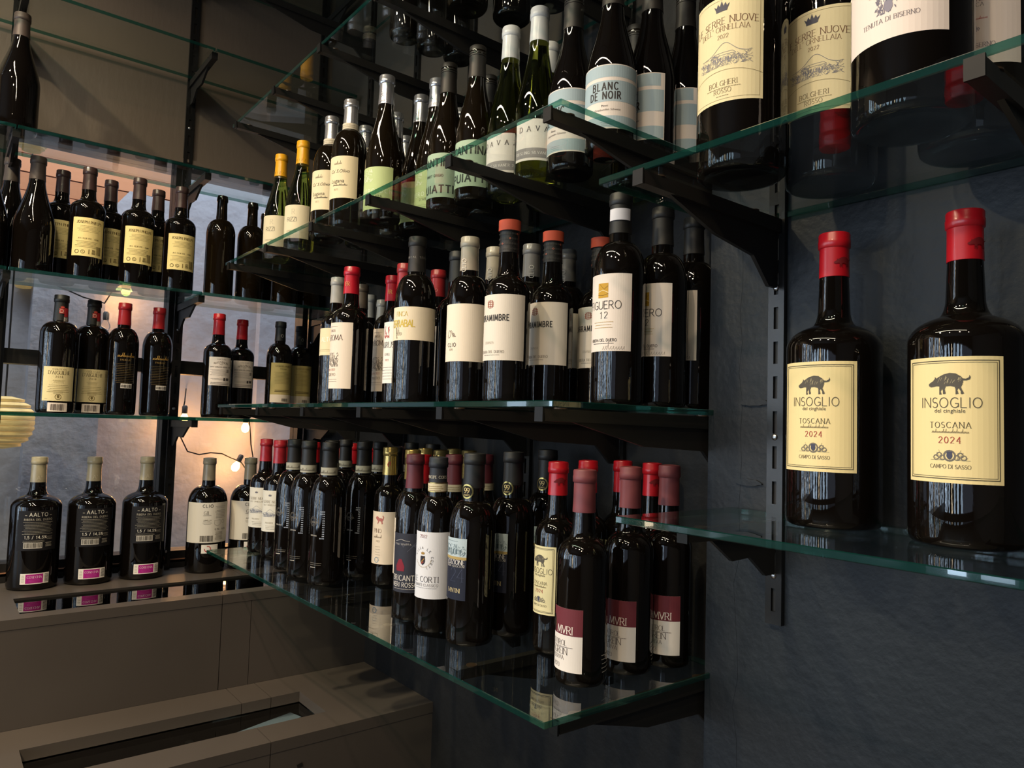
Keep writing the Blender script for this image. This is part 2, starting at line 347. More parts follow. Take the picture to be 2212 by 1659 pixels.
pt = tag(root('reflection_plate', (0, 0, BZ - .301)), 'pale blue tray added to stand in for the blue reflection strip in the bench slot', 'plate')  # added plate, its pale blue stands in for a reflection in the slot glass
MB().prism([(-1.775, .58), (-1.832, .765), (-1.790, .777), (-1.733, .592)], 'z', .240, .245, mat('reflection_blue', (.58, .74, .95), .35)).build('plate_top', pt)
MB().lathe([(.02, 0), (.02, .004), (.007, .006), (.007, .240)], STEEL, 16, (-1.79, .69, 0)).build('post', pt)  # added to carry the pale blue plate
sp = tag(MB().lathe([(.02, 0), (.02, .004), (.006, .006), (.006, .24), (.009, .243), (.009, .255)], STEEL, 16).build('steel_post', None, (-1.772, .505, EYE + BZ - .301)), 'small steel post standing inside the glazed slot of the bench', 'post')

# ------------------------------------------------------------------ slotted uprights, brackets, glass shelves
def upright_mesh(length, pitch=.05):
    """slotted wall upright facing -Y, standing on z = 0"""
    m = MB(); w, d = .0125, .0085
    m.box((-w, -.0, 0), (-w + .0015, d, length), SLOT_METAL); m.box((w - .0015, 0, 0), (w, d, length), SLOT_METAL)
    m.box((-w + .0015, 0, 0), (-.0035, .002, length), SLOT_METAL); m.box((.0035, 0, 0), (w - .0015, .002, length), SLOT_METAL)
    z = 0
    while z < length - .001:
        m.box((-.0035, 0, z), (.0035, .002, min(z + .018, length)), SLOT_METAL); z += pitch
    m.box((-.0035, .004, 0), (.0035, .0045, length), BLACK_METAL)
    return m.mesh('upright')
_up = {}
SCREW = MB().lathe([(.0048, 0), (.0048, .001), (.003, .003), (.0008, .0032)], STEEL, 12).mesh('screw')
def upright(x, y, z0, z1, rz, screws, label, group):
    t = tag(root('shelf_upright', (x, y, z0), rz), label, 'upright', group)
    L = round(z1 - z0, 3)
    if L not in _up: _up[L] = upright_mesh(L)
    link('rail', _up[L], t)
    for zs in screws:
        s = link('screw', SCREW, t, (0, .0005, zs - z0)); s.rotation_euler = (radians(90), 0, 0)
    return t
_br = {}
def bracket_mesh(L, H):
    """arm along -Y from the wall at y = 0, top at z = 0"""
    bar = MB().prism([(-L, 0), (0, 0), (0, -.020), (-L + .002, -.016)], 'x', -.0075, .0075, BLACK_METAL).mesh('arm')
    n = 6; curve = [(-.022 - .030 * (1 - cos(pi / 2 * i / n)), -H + .03 * sin(pi / 2 * i / n) * 1.0) for i in range(n + 1)]
    web = MB().prism([(-L + .05, -.015), (-.0, -.015), (0, -H), (-.022, -H)] + [(-.06, -H * .62), (-L * .5, -.048)], 'x', -.0028, .0028, BLACK_METAL).mesh('web')
    tip = MB().box((-.008, -L - .003, -.017), (.008, -L, .002), TIP_BLACK).mesh('tip')
    pad = MB().lathe([(.009, 0), (.009, .0016)], RUBBER, 16).mesh('pad')
    return bar, web, tip, pad
def bracket(x, y, z, L, rz, label, group, H=.088):
    k = (L, H)
    if k not in _br: _br[k] = bracket_mesh(L, H)
    bar, web, tip, pad = _br[k]
    t = tag(root('shelf_bracket', (x, y, z), rz), label, 'bracket', group)
    link('arm', bar, t); link('web', web, t); link('tip', tip, t); link('pad', pad, t, (0, -L + .035, 0)); link('pad', pad, t, (0, -.06, 0))
    return t
TH = .009
def shelf(lo, hi, ztop, label, group, par=None):
    me = MB().box((lo[0], lo[1], ztop - TH), (hi[0], hi[1], ztop), SHELF_GLASS, EDGE).mesh('glass_shelf')
    bm = bmesh.new(); bm.from_mesh(me)
    bmesh.ops.bevel(bm, geom=[e for e in bm.edges], offset=.0011, segments=1, affect='EDGES', material=1)   # polished arris
    bm.to_mesh(me); bm.free(); me.update()
    return tag(link('glass_shelf', me, None, Z0), label, 'shelf', group)

# --- shelf wall
MS = [-2.03, -1.75, -1.48, -1.22, -.95, -.715]
ORD = ['first', 'second', 'third', 'fourth', 'fifth', 'sixth']
MF, MZ = .62, [-.367, .034, .428, .820, 1.205]
MNAME = ['lowest deep', 'eye level deep', 'second highest deep', 'high deep', 'topmost deep']
for i, x in enumerate(MS):
    upright(x, WY - .009, -.42, 1.70, 0, (-.30, .10, .56), 'black slotted upright on the dark shelf wall, %s from the corner' % ORD[i], 'uprights on the shelf wall')
for k, z in enumerate(MZ):
    shelf((-2.08 if k else -2.112, MF), (-.697, 1.002), z, '%s glass shelf on the dark shelf wall' % MNAME[k], 'glass shelves on the dark shelf wall')
    for i, x in enumerate(MS):
        bracket(x, WY - .010, z - TH - .0017, .395 if k else .355, 0, 'black bracket under the %s glass shelf, %s from the corner' % (MNAME[k], ORD[i]), 'brackets on the shelf wall')
# --- right-hand wall
for i, x in enumerate((-.586, -.225)):
    upright(x, RY - .009, -.268, 1.70, 0, (.21, -.005, -.20, .55), 'black slotted upright %s on the right wall' % ('left of the boar magnums' if i == 0 else 'at the right picture edge'), 'uprights on the right wall')
    bracket(x, RY - .010, -.112 - TH - .0017, .20 if i == 0 else .14, 0, 'black bracket under the boar magnum shelf, %s' % ('left one' if i == 0 else 'right one'), 'brackets on the right wall', .075)
    bracket(x, RY - .010, .320 - TH - .0017, .295, 0, 'black bracket under the top right glass shelf, %s' % ('left one' if i == 0 else 'right one'), 'brackets on the right wall', .10)
shelf((-.66, .70), (.6, .950), -.112, 'glass shelf under the two boar magnums on the right wall', 'glass shelves on the right wall')
shelf((-.66, .655), (.6, .950), .320, 'top right glass shelf carrying the white labelled magnums', 'glass shelves on the right wall')
# --- window wall
LZS = [-.0035, .340, .683, 1.027, 1.37]; LF = -2.09
LNAME = ['lowest', 'second', 'third', 'fourth', 'top']
LY = [-.32, .125, .568, .985]
for i, y in enumerate(LY[1:]):
    upright(WX + .009, y, LZ, 1.70, radians(90), (-.40, .02, .255, .64, .87), 'dark slotted upright between the windows, %s from the left' % ORD[i], 'uprights on the window wall')
for k, z in enumerate(LZS):
    for i in range(3):
        y0, y1 = LY[i] + .0015, LY[i + 1] - .0015
        if i == 2: y1 = 1.0
        shelf((WX + .018, y0), (LF, y1), z, '%s glass shelf on the window wall, %s bay' % (LNAME[k], ['left', 'middle', 'right'][i]), 'glass shelves in front of the windows')
    for i, y in enumerate(LY[1:]):
        bracket(WX + .010, y, z - TH - .0017, .222, radians(90), 'dark bracket under the %s window shelf, %s from the left' % (LNAME[k], ORD[i]), 'brackets on the window wall', .075)

# ------------------------------------------------------------------ lettering
def arc(cx, cy, rx, ry, a0, a1, n=8):
    return [(cx + rx * cos(radians(a0 + (a1 - a0) * i / n)), cy + ry * sin(radians(a0 + (a1 - a0) * i / n))) for i in range(n + 1)]
GL = {
 'A': (.72, [[(.0, 0), (.36, 1), (.72, 0)], [(.13, .33), (.59, .33)]]),
 'B': (.56, [[(0, 0), (0, 1)], [(0, 1), (.25, 1)] + arc(.27, .76, .23, .24, 90, -90) + [(0, .52)], [(.25, .52)] + arc(.29, .26, .27, .26, 90, -90) + [(0, 0)]]),
 'C': (.66, [arc(.40, .5, .38, .5, 48, 312, 14)]),
 'D': (.66, [[(0, 0), (0, 1)], [(0, 1), (.2, 1)] + arc(.22, .5, .44, .5, 90, -90, 12) + [(0, 0)]]),
 'E': (.50, [[(0, 0), (0, 1)], [(0, 1), (.48, 1)], [(0, .52), (.40, .52)], [(0, 0), (.5, 0)]]),
 'F': (.48, [[(0, 0), (0, 1)], [(0, 1), (.48, 1)], [(0, .52), (.40, .52)]]),
 'G': (.70, [arc(.40, .5, .38, .5, 48, 330, 14), [(.44, .42), (.70, .42), (.70, .1)]]),
 'H': (.64, [[(0, 0), (0, 1)], [(.64, 0), (.64, 1)], [(0, .52), (.64, .52)]]),
 'I': (.12, [[(.06, 0), (.06, 1)]]),
 'J': (.34, [[(.34, 1), (.34, .22)] + arc(.14, .22, .20, .22, 0, -140, 6)]),
 'K': (.60, [[(0, 0), (0, 1)], [(.56, 1), (.02, .48)], [(.16, .60), (.60, 0)]]),
 'L': (.48, [[(0, 1), (0, 0)], [(0, 0), (.48, 0)]]),
 'M': (.80, [[(0, 0), (.08, 1), (.40, .12), (.72, 1), (.80, 0)]]),
 'N': (.66, [[(0, 0), (0, 1)], [(0, 1), (.66, 0)], [(.66, 0), (.66, 1)]]),
 'O': (.76, [arc(.38, .5, .38, .5, 0, 360, 20)]),
 'P': (.54, [[(0, 0), (0, 1)], [(0, 1), (.25, 1)] + arc(.27, .73, .26, .27, 90, -90) + [(0, .46)]]),
 'Q': (.76, [arc(.38, .5, .38, .5, 0, 360, 20), [(.44, .2), (.74, -.12)]]),
 'R': (.60, [[(0, 0), (0, 1)], [(0, 1), (.25, 1)] + arc(.27, .74, .25, .26, 90, -90) + [(0, .48)], [(.26, .48), (.60, 0)]]),
 'S': (.50, [arc(.26, .74, .23, .26, 40, 270, 10) + arc(.25, .26, .25, .26, 90, -140, 10)]),
 'T': (.62, [[(.31, 0), (.31, 1)], [(0, 1), (.62, 1)]]),
 'U': (.62, [[(0, 1), (0, .3)] + arc(.31, .3, .31, .3, 180, 360, 10) + [(.62, 1)]]),
 'V': (.68, [[(0, 1), (.34, 0), (.68, 1)]]),
 'W': (.96, [[(0, 1), (.24, 0), (.48, .9), (.72, 0), (.96, 1)]]),
 'X': (.62, [[(0, 0), (.62, 1)], [(0, 1), (.62, 0)]]),
 'Y': (.62, [[(0, 1), (.31, .5), (.62, 1)], [(.31, .5), (.31, 0)]]),
 'Z': (.56, [[(0, 1), (.56, 1), (0, 0), (.56, 0)]]),
 '0': (.54, [arc(.27, .5, .27, .5, 0, 360, 16)]),
 '1': (.32, [[(.04, .80), (.22, 1), (.22, 0)]]),
 '2': (.52, [arc(.26, .74, .25, .26, 165, -20, 9) + [(.0, 0), (.52, 0)]]),
 '3': (.50, [arc(.24, .75, .23, .25, 150, -80, 9), arc(.24, .26, .26, .27, 85, -150, 9)]),
 '4': (.56, [[(.42, 0), (.42, 1), (0, .3), (.56, .3)]]),
 '5': (.50, [[(.46, 1), (.08, 1), (.04, .56)] + arc(.24, .32, .26, .32, 110, -150, 10)]),
 '6': (.52, [arc(.26, .30, .26, .30, 0, 360, 14), [(.01, .36), (.10, .74), (.40, 1)]]),
 '7': (.50, [[(0, 1), (.50, 1), (.16, 0)]]),
 '8': (.50, [arc(.25, .75, .21, .25, 0, 360, 12), arc(.25, .26, .25, .26, 0, 360, 12)]),
 '9': (.52, [arc(.26, .70, .26, .30, 0, 360, 14), [(.51, .64), (.42, .26), (.12, 0)]]),
 '.': (.08, [[(.04, 0), (.04, .10)]]), ',': (.1, [[(.08, .1), (.02, -.12)]]), "'": (.08, [[(.06, 1), (.02, .74)]]), '-': (.32, [[(0, .45), (.32, .45)]]),
 '/': (.4, [[(0, -.1), (.4, 1.1)]]), '%': (.7, [arc(.14, .78, .14, .2, 0, 360, 8), arc(.56, .22, .14, .2, 0, 360, 8), [(.08, 0), (.62, 1)]]), ' ': (.30, []),
}
_bf = {}
def lower_glyphs(txt, shear=0):
    """triangles of a lower-case line set in the built-in typeface, 1 unit high"""
    k = (txt, shear)
    if k in _bf: return _bf[k]
    c = bpy.data.curves.new('line', 'FONT'); c.body = txt; c.size = 1; c.resolution_u = 2; c.shear = shear; c.align_x = 'CENTER'
    o = bpy.data.objects.new('line', c); COL.objects.link(o)
    dg = bpy.context.evaluated_depsgraph_get(); me = o.evaluated_get(dg).to_mesh(); me.calc_loop_triangles()
    tri = [[(me.vertices[i].co.x, me.vertices[i].co.y) for i in t.vertices] for t in me.loop_triangles]
    o.evaluated_get(dg).to_mesh_clear(); bpy.data.objects.remove(o); bpy.data.curves.remove(c)
    _bf[k] = tri; return tri

_pm = {}
def paper(h, metal=0, rough=.62):
    k = (h, metal)
    if k not in _pm: _pm[k] = mat('print_' + h.strip('#') + ('_foil' if metal else ''), h, .28 if metal else rough, metal=metal, spec=.3)
    return _pm[k]
GOLD = ('#c9a44a', 1)
def ink(c): return paper(*c) if isinstance(c, tuple) else paper(c)

class Label:
    """a printed paper wrapped round a cylinder; u runs round the bottle in metres, v upwards from v0"""
    def __init__(s, R, v0, v1, half, paper_col=None, facing=0, edge=None):
        s.R, s.v0, s.v1, s.half, s.face = R, v0, v1, radians(half), radians(facing); s.mb = MB(); s.L = 1; s.h = v1 - v0; s.W = 2 * s.half * R
        s.base = 0
        if paper_col:
            s.back(paper_col)
    def P(s, u, v, off):
        a = u / s.R + s.face; r = s.R + .0003 + off * .00016
        return (r * sin(a), -r * cos(a), v)
    def back(s, col):
        n = max(6, int(s.half * 2 / radians(5))); m = ink(col)
        for i in range(n):
            a, b = -s.W / 2 + s.W * i / n, -s.W / 2 + s.W * (i + 1) / n
            s.mb.face([s.P(a, s.v0, 0), s.P(b, s.v0, 0), s.P(b, s.v1, 0), s.P(a, s.v1, 0)], m)
        for u in (-s.W / 2, s.W / 2):
            s.mb.face([s.P(u, s.v0, 0), s.P(u, s.v1, 0), s.P(u, s.v1, -2), s.P(u, s.v0, -2)], m)
    def y(s, f): return s.v0 + f * s.h
    def rect(s, u0, f0, u1, f1, col, lay=1):
        n = max(1, int(abs(u1 - u0) / s.R / radians(6)) + 1); m = ink(col)
        for i in range(n):
            a, b = u0 + (u1 - u0) * i / n, u0 + (u1 - u0) * (i + 1) / n
            s.mb.face([s.P(a, s.y(f0), lay), s.P(b, s.y(f0), lay), s.P(b, s.y(f1), lay), s.P(a, s.y(f1), lay)], m)
    def stroke(s, pts, w, col, lay=2, thin=None):
        """pts in (u, absolute v); w pen width for upright strokes, thin for level ones"""
        m = ink(col)
        for (a, b), (c, d) in zip(pts, pts[1:]):
            L = hypot(c - a, d - b)
            if L < 1e-7: continue
            ww = w if thin is None else thin + (w - thin) * abs(d - b) / L
            nx, ny = -(d - b) / L * ww / 2, (c - a) / L * ww / 2; ex, ey = (c - a) / L * ww * .3, (d - b) / L * ww * .3
            n = max(1, int(abs(c - a) / s.R / radians(8)) + 1)
            for i in range(n):
                p0 = (a - ex + (c - a + 2 * ex) * i / n, b - ey + (d - b + 2 * ey) * i / n); p1 = (a - ex + (c - a + 2 * ex) * (i + 1) / n, b - ey + (d - b + 2 * ey) * (i + 1) / n)
                s.mb.face([s.P(p0[0] - nx, p0[1] - ny, lay), s.P(p1[0] - nx, p1[1] - ny, lay), s.P(p1[0] + nx, p1[1] + ny, lay), s.P(p0[0] + nx, p0[1] + ny, lay)], m)
    def text(s, txt, u, f, size, col='#2a2624', weight=.12, serif=True, space=.22, wide=1.0, align='c', arch=0, vert=False):
        tw = sum(GL.get(ch, GL[' '])[0] * wide + space for ch in txt) - space
        x = {'c': -tw / 2, 'l': 0, 'r': -tw}[align] * size
        wpen = weight * size; thin = wpen * .45 if serif else wpen * .95
        vv = s.y(f)
        for ch in txt:
            gw, strokes = GL.get(ch, GL[' '])
            def T(p):
                a, b_ = x + p[0] * wide * size, p[1] * size
                if vert: return (u - b_, vv + a)
                if arch: t = (x + gw * size / 2) / arch; return (u + a, vv + b_ - (1 - cos(t)) * arch)
                return (u + a, vv + b_)
            for st in strokes:
                q = [T(p) for p in st]; s.stroke(q, wpen, col, 2, thin)
                if serif:
                    for e, nb in ((st[0], st[1]), (st[-1], st[-2])):
                        if abs(e[1] - nb[1]) > abs(e[0] - nb[0]) * 1.2 and (abs(e[1]) < .01 or abs(e[1] - 1) < .01) and ch not in 'OC0':
                            s.stroke([T((e[0] - .11 / wide, e[1])), T((e[0] + .11 / wide, e[1]))], thin, col, 2)
            x += (gw * wide + space) * size
    def low(s, txt, u, f, size, col='#2a2624', shear=0):
        m = ink(col); vv = s.y(f)
        for t in lower_glyphs(txt, shear): s.mb.face([s.P(u + p[0] * size, vv + p[1] * size, 2) for p in t], m)
    def micro(s, u, f, w, rows, pitch, col='#6b6456', h=.0006, seed=1, ragged=.25):
        r = random.Random(seed); vv = s.y(f)
        for k in range(rows):
            half = w / 2 * (1 - r.random() * ragged); x = -half
            while x < half:
                l = r.uniform(.0012, .0036); s.stroke([(u + x, vv - k * pitch), (u + min(x + l, half), vv - k * pitch)], h, col); x += l + .0008
    def barcode(s, u, f, w, h, col='#1a1a1a', back='#f4f2ee', seed=3):
        r = random.Random(seed); v = s.y(f); fb = h / s.h
        if back: s.rect(u - w / 2 - .0015, f - .0012 / s.h, u + w / 2 + .0015, f + fb + .0012 / s.h, back, 1.6)
        x = -w / 2
        while x < w / 2:
            b_ = r.choice((.0004, .0007, .001)); s.stroke([(u + x, v + .0006), (u + x, v + h)], b_, col, 3); x += b_ + r.choice((.0005, .0008, .0011))
    def fill(s, poly, col, lay=2, step=.0008):
        """solid shape from upright strips; poly in (u, absolute v)"""
        m = ink(col); us = [p[0] for p in poly]; u = min(us)
        while u < max(us):
            c = u + step / 2; xs = []
            for (a, b), (c2, d) in zip(poly, poly[1:] + poly[:1]):
                if (a <= c) != (c2 <= c): xs.append(b + (d - b) * (c - a) / (c2 - a))
            xs.sort()
            for lo, hi in zip(xs[::2], xs[1::2]): s.mb.face([s.P(u, lo, lay), s.P(u + step, lo, lay), s.P(u + step, hi, lay), s.P(u, hi, lay)], m)
            u += step
    def shape(s, pts, u, f, size, col, step=None): s.fill([(u + x * size, s.y(f) + y * size) for x, y in pts], col, 2, step or size / 40)
    def frame(s, inset, w, col, lay=1.5):
        a, b = -s.W / 2 + inset, s.W / 2 - inset; lo, hi = s.v0 + inset, s.v1 - inset
        s.stroke([(a, lo), (b, lo), (b, hi), (a, hi), (a, lo)], w, col, lay)
    def scribble(s, u, f, w, h, col, n=40, seed=5, wd=.0005, grow=lambda t: 1):
        r = random.Random(seed); v = s.y(f)
        for k in range(n):
            t = r.uniform(-1, 1); g = grow(t); p = [(u + t * w / 2, v + r.random() * h * g)]
            for q in range(3): p.append((p[-1][0] + r.uniform(-.06, .06) * w, max(v, min(v + h * g, p[-1][1] + r.uniform(-.22, .22) * h))))
            s.stroke(p, wd, col)
    def script(s, u, f, w, size, col, seed=2, wd=.0006):
        r = random.Random(seed); v = s.y(f); x = -w / 2; p = []
        while x < w / 2:
            a = size * r.choice((.35, .4, .45, 1.0)); stp = size * .32
            p += [(u + x, v), (u + x + stp * .8, v + a), (u + x + stp * .5, v + a * .9), (u + x + stp * .75, v + size * .03)]; x += stp
        s.stroke(p, wd, col, 2, wd * .5)
    def ring(s, u, f, r, w, col, n=24): s.stroke([(u + r * cos(2 * pi * i / n), s.y(f) + r * sin(2 * pi * i / n)) for i in range(n + 1)], w, col)
    def build(s, name, parent): return None if not s.mb.f else link(name, s.mesh(name), parent)
    def mesh(s, name):
        return s.mb.mesh(name, False)
BOAR = [(-.55, .25), (-.56, .31), (-.50, .36), (-.43, .40), (-.38, .46), (-.37, .53), (-.32, .48), (-.25, .53), (-.12, .60), (.04, .64), (.20, .62), (.32, .54), (.38, .47), (.46, .46), (.53, .50), (.55, .57), (.58, .50), (.55, .44), (.47, .41), (.39, .41), (.37, .30), (.33, .21), (.37, .11), (.41, .03), (.35, .0), (.32, .03), (.32, .10), (.27, .19), (.24, .12), (.27, .02), (.20, 0), (.20, .11), (.18, .22), (.06, .25), (-.06, .24), (-.09, .15), (-.06, .02), (-.13, 0), (-.14, .10), (-.16, .18), (-.20, .08), (-.17, .0), (-.24, -.01), (-.24, .10), (-.24, .24), (-.32, .25), (-.40, .23), (-.48, .22)]
CROWN = [(-.36, 0), (.36, 0), (.38, .12), (.52, .44), (.34, .30), (.24, .52), (.12, .32), (0, .66), (-.12, .32), (-.24, .52), (-.34, .30), (-.52, .44), (-.38, .12)]
LION = [(-.4, .5), (-.46, .66), (-.34, .8), (-.16, .78), (.02, .62), (.2, .66), (.36, .56), (.42, .7), (.34, .86), (.42, .92), (.52, .74), (.46, .44), (.36, .3), (.42, .1), (.3, 0), (.26, .18), (.2, .3), (.0, .32), (-.1, .1), (-.2, 0), (-.22, .12), (-.14, .3), (-.26, .42)]
SHIELD = [(-.3, 1), (.3, 1), (.34, .4), (.2, .12), (0, 0), (-.2, .12), (-.34, .4)]
def crest(l, u, f, size, col, col2=None):
    l.shape(SHIELD, u, f, size * .6, col)
    for sx in (-1, 1):
        for a in range(3): l.ring(u + sx * size * (.34 + .12 * a), f + (size * (.18 + .16 * (a % 2))) / l.h, size * .09, size * .05, col2 or col, 10)
def estate(l, u, f, w, h, col):
    l.scribble(u, f, w, h * .55, col, 150, 4, .00032, lambda t: .5 + .5 * abs(sin(t * 5)))
    l.stroke([(u - w * .5 + w * i / 24, l.y(f) + h * (.50 + .45 * math.exp(-((i - 13) / 5) ** 2))) for i in range(25)], .0005, col)
    for i in range(8): l.rect(u - w * .22 + i * w * .055, f + h * .20 / l.h, u - w * .22 + i * w * .055 + w * .016, f + h * .36 / l.h, col)
    l.stroke([(u - w * .26, l.y(f) + h * .46), (u - w * .18, l.y(f) + h * .56), (u + w * .20, l.y(f) + h * .56), (u + w * .26, l.y(f) + h * .46), (u - w * .26, l.y(f) + h * .46)], .0004, col)

# ------------------------------------------------------------------ bottles
def body_profile(h, r, zs, zn, rn, form):
    zs, zn = zs * h, zn * h
    p = [(r * .30, .012), (r * .62, .006), (r * .80, .0006), (r * .90, .0), (r * .97, .003), (r, .010)]
    p += [(r, .010 + (zs - .010) * i / 5) for i in range(1, 6)]
    n = 14; r1 = rn * 1.12
    for i in range(1, n + 1):
        t = i / n
        if form == 'burgundy':
            s = t * t * (3 - 2 * t); s = s * .8 + t * .2; q = (r + (r1 - r) * s, zs + (zn - zs) * t)
        elif form == 'dome':
            a = t * pi / 2 * .93; c0 = cos(pi / 2 * .93); s = (cos(a) - c0) / (1 - c0); q = (r1 + (r - r1) * s ** .92, zs + (zn - zs) * (sin(a) / sin(pi / 2 * .93)))
        else:                                     # bordeaux: round shoulder, then a hollow into the neck
            if t < .62: a = t / .62 * radians(66); q = (r - (r - r1) * .80 * (1 - cos(a)) / (1 - cos(radians(66))), zs + (zn - zs) * .56 * sin(a) / sin(radians(66)))
            else: a = (t - .62) / .38; q = (r - (r - r1) * (.80 + .20 * sin(a * pi / 2)), zs + (zn - zs) * (.56 + .44 * (1 - cos(a * pi / 2)) * .6 + .44 * .4 * a))
        p.append(q)
    p += [(rn * 1.03, zn + (h - zn) * .4), (rn, h - .022), (rn, h - .018), (rn + .0014, h - .017), (rn + .0016, h - .010), (rn + .0008, h - .006), (rn, h - .0005), (rn * .8, h)]
    return p
def cap_profile(h, zn, rn, frac, form):
    z0 = h * (1 - frac); zn = zn * h
    def R(z):
        a = zn + (h - zn) * .4
        return (rn * 1.12 + (rn * 1.03 - rn * 1.12) * (z - zn) / (a - zn) if z < a else rn * 1.03 + (rn - rn * 1.03) * (z - a) / (h - .022 - a)) + .0007
    p = [(R(z0) - .0006, z0), (R(z0), z0 + .0003)]
    for i in range(1, 5): z = z0 + (h - .026 - z0) * i / 5; p.append((R(z), z))
    if form == 'screw':
        z = h - .024
        for k in range(3): p += [(rn + .0016, z), (rn + .0016, z + .0028), (rn + .0007, z + .0032), (rn + .0007, z + .0040)]; z += .0045
        p += [(rn + .0014, z), (rn + .0014, h - .0003), (rn + .0002, h + .0008)]
    else:
        p += [(rn + .0008, h - .0195), (rn + .0024, h - .0182), (rn + .0026, h - .0100), (rn + .0020, h - .0090), (rn + .0021, h - .0022), (rn + .0012, h - .0004), (rn * .6, h + .0008)]
    return p, R

CAPM = {}
def capm(h, finish):
    k = (h, finish)
    if k not in CAPM:
        n = 'capsule_' + h.strip('#')
        CAPM[k] = mat(n, lin(h)[:3], {'matt': .5, 'satin': .34, 'foil': .24}[finish], metal={'matt': 0, 'satin': .0, 'foil': .75}[finish], coat={'matt': 0, 'satin': .25, 'foil': 0}[finish])
    return CAPM[k]

K = {}
class Kind:
    def __init__(s, name, h, r, zs, zn, rn=.0148, form='bordeaux', cap=None, frac=.2, finish='satin', capform='foil', glass=None, labels=(), bands=()):
        s.name, s.h, s.r, s.rn = name, h, r, rn; s.glass = glass or DARK_BOTTLE; K[name] = s
        s.parts = []
        m = MB().lathe(body_profile(h, r, zs, zn, rn, form), s.glass, 44); s.parts.append(('glass_body', m.mesh('glass_body')))
        Rf = None
        if cap:
            prof, Rf = cap_profile(h, zn, rn, frac, capform); s.parts.append(('capsule' if capform != 'screw' else 'screw_cap', MB().lathe(prof, capm(cap, finish), 30).mesh('capsule')))
        s.Rf = Rf or (lambda z: rn + .0008)
        for nm, fn in labels:
            l = fn(s)
            s.parts.append((nm, l.mesh(nm)))
KINDS = []
def L_(s, f0, f1, half, col, facing=0): return Label(s.r, f0 * s.h, f1 * s.h, half, col, facing)
def N_(s, f0, f1, half, col, facing=0, grow=.0002):
    z = (f0 + f1) / 2 * s.h; return Label(max(s.Rf(f0 * s.h), s.Rf(z)) + grow, f0 * s.h, f1 * s.h, half, col, facing)

# --- on the ledge
def f(s):
    l = L_(s, .30, .60, 46, '#141317')
    l.text('AALTO', 0, .86, .0088, '#d8d4c8', .12, False, .3); l.rect(-.030, .88, -.025, .89, '#bdb7a8'); l.rect(.025, .88, .030, .89, '#bdb7a8')
    l.text('RIBERA DEL DUERO', 0, .755, .0048, '#b9b3a4', .12, False, .3); l.micro(0, .71, .070, 9, .0037, '#aaa496', .0007, 3)
    l.text('1,5 / 14,5%', -.004, .30, .0068, '#d8d4c8', .14, False, .3); l.micro(.028, .34, .014, 3, .003, '#aaa496', .0007, 4)
    l.micro(-.008, .25, .055, 2, .003, '#aaa496', .0006, 5); l.barcode(-.009, .07, .038, .012, '#16151a', '#cfcac0'); l.micro(.026, .19, .016, 4, .003, '#aaa496', .001, 8); return l
def g(s):
    l = L_(s, .05, .13, 32, '#e4dfd6'); l.rect(-.020, .08, .018, .92, '#a3177c'); l.text('COSECHA', -.001, .55, .0055, '#e9c9de', .14); l.micro(-.001, .40, .024, 3, .0035, '#c05aa4', .0007)
    l.micro(.026, .85, .009, 7, .003, '#2a2624', .0012, 6, .1); l.micro(-.026, .8, .006, 5, .004, '#8d8a6a', .0008, 9); return l
Kind('aalto', .334, .0575, .615, .775, .0165, 'bordeaux', '#a89c80', .195, 'satin', labels=[('back_label', f), ('vintage_sticker', g),
     ('emblem', lambda s: (lambda l: (l.text("A'", 0, .2, .010, '#c9bfa4', .1, False), l)[1])(N_(s, .815, .87, 40, None)))])
def f(s):
    l = L_(s, .265, .615, 86, '#d9d3c6'); l.text('CLIO', -.014, .88, .0085, '#3b3835', .16, False, .4); l.text('GIL', -.016, .70, .0095, '#4a4642', .10); l.rect(-.026, .675, -.004, .682, '#4a4642')
    l.micro(.024, .90, .034, 2, .004, '#6b675f'); l.micro(.026, .80, .040, 6, .0042, '#6b675f', .0008, 2); l.text('JUMILLA', -.014, .54, .0045, '#5a554e', .12, False); l.micro(-.014, .51, .024, 3, .003)
    l.stroke([(.006, l.y(.56)), (.006, l.y(.46)), (.015, l.y(.41)), (.024, l.y(.46)), (.024, l.y(.56)), (.006, l.y(.56))], .0006, '#8b867b'); l.ring(.034, .52, .005, .0007, '#6b675f')
    l.text('0,75L  14,5%', .026, .31, .005, '#5a554e', .14, False); l.barcode(-.014, .03, .036, .017, '#2a2725', None); l.micro(.022, .26, .026, 7, .0035, '#a49d8c', .0016, 12); return l
def g(s):
    l = L_(s, .175, .25, 24, '#e8e2d8', -4); l.stroke([(-.012 + .010 * cos(radians(a)) * .8 + .006, l.y(.5) + .008 * sin(radians(a))) for a in range(100, -200, -20)], .0022, '#b33a3c'); l.rect(.006, .12, .016, .3, '#6b675f'); return l
Kind('clio_back', .330, .0545, .60, .755, .0165, 'dome', '#9d927c', .20, 'satin', labels=[('back_label', f), ('round_logo_sticker', g)])

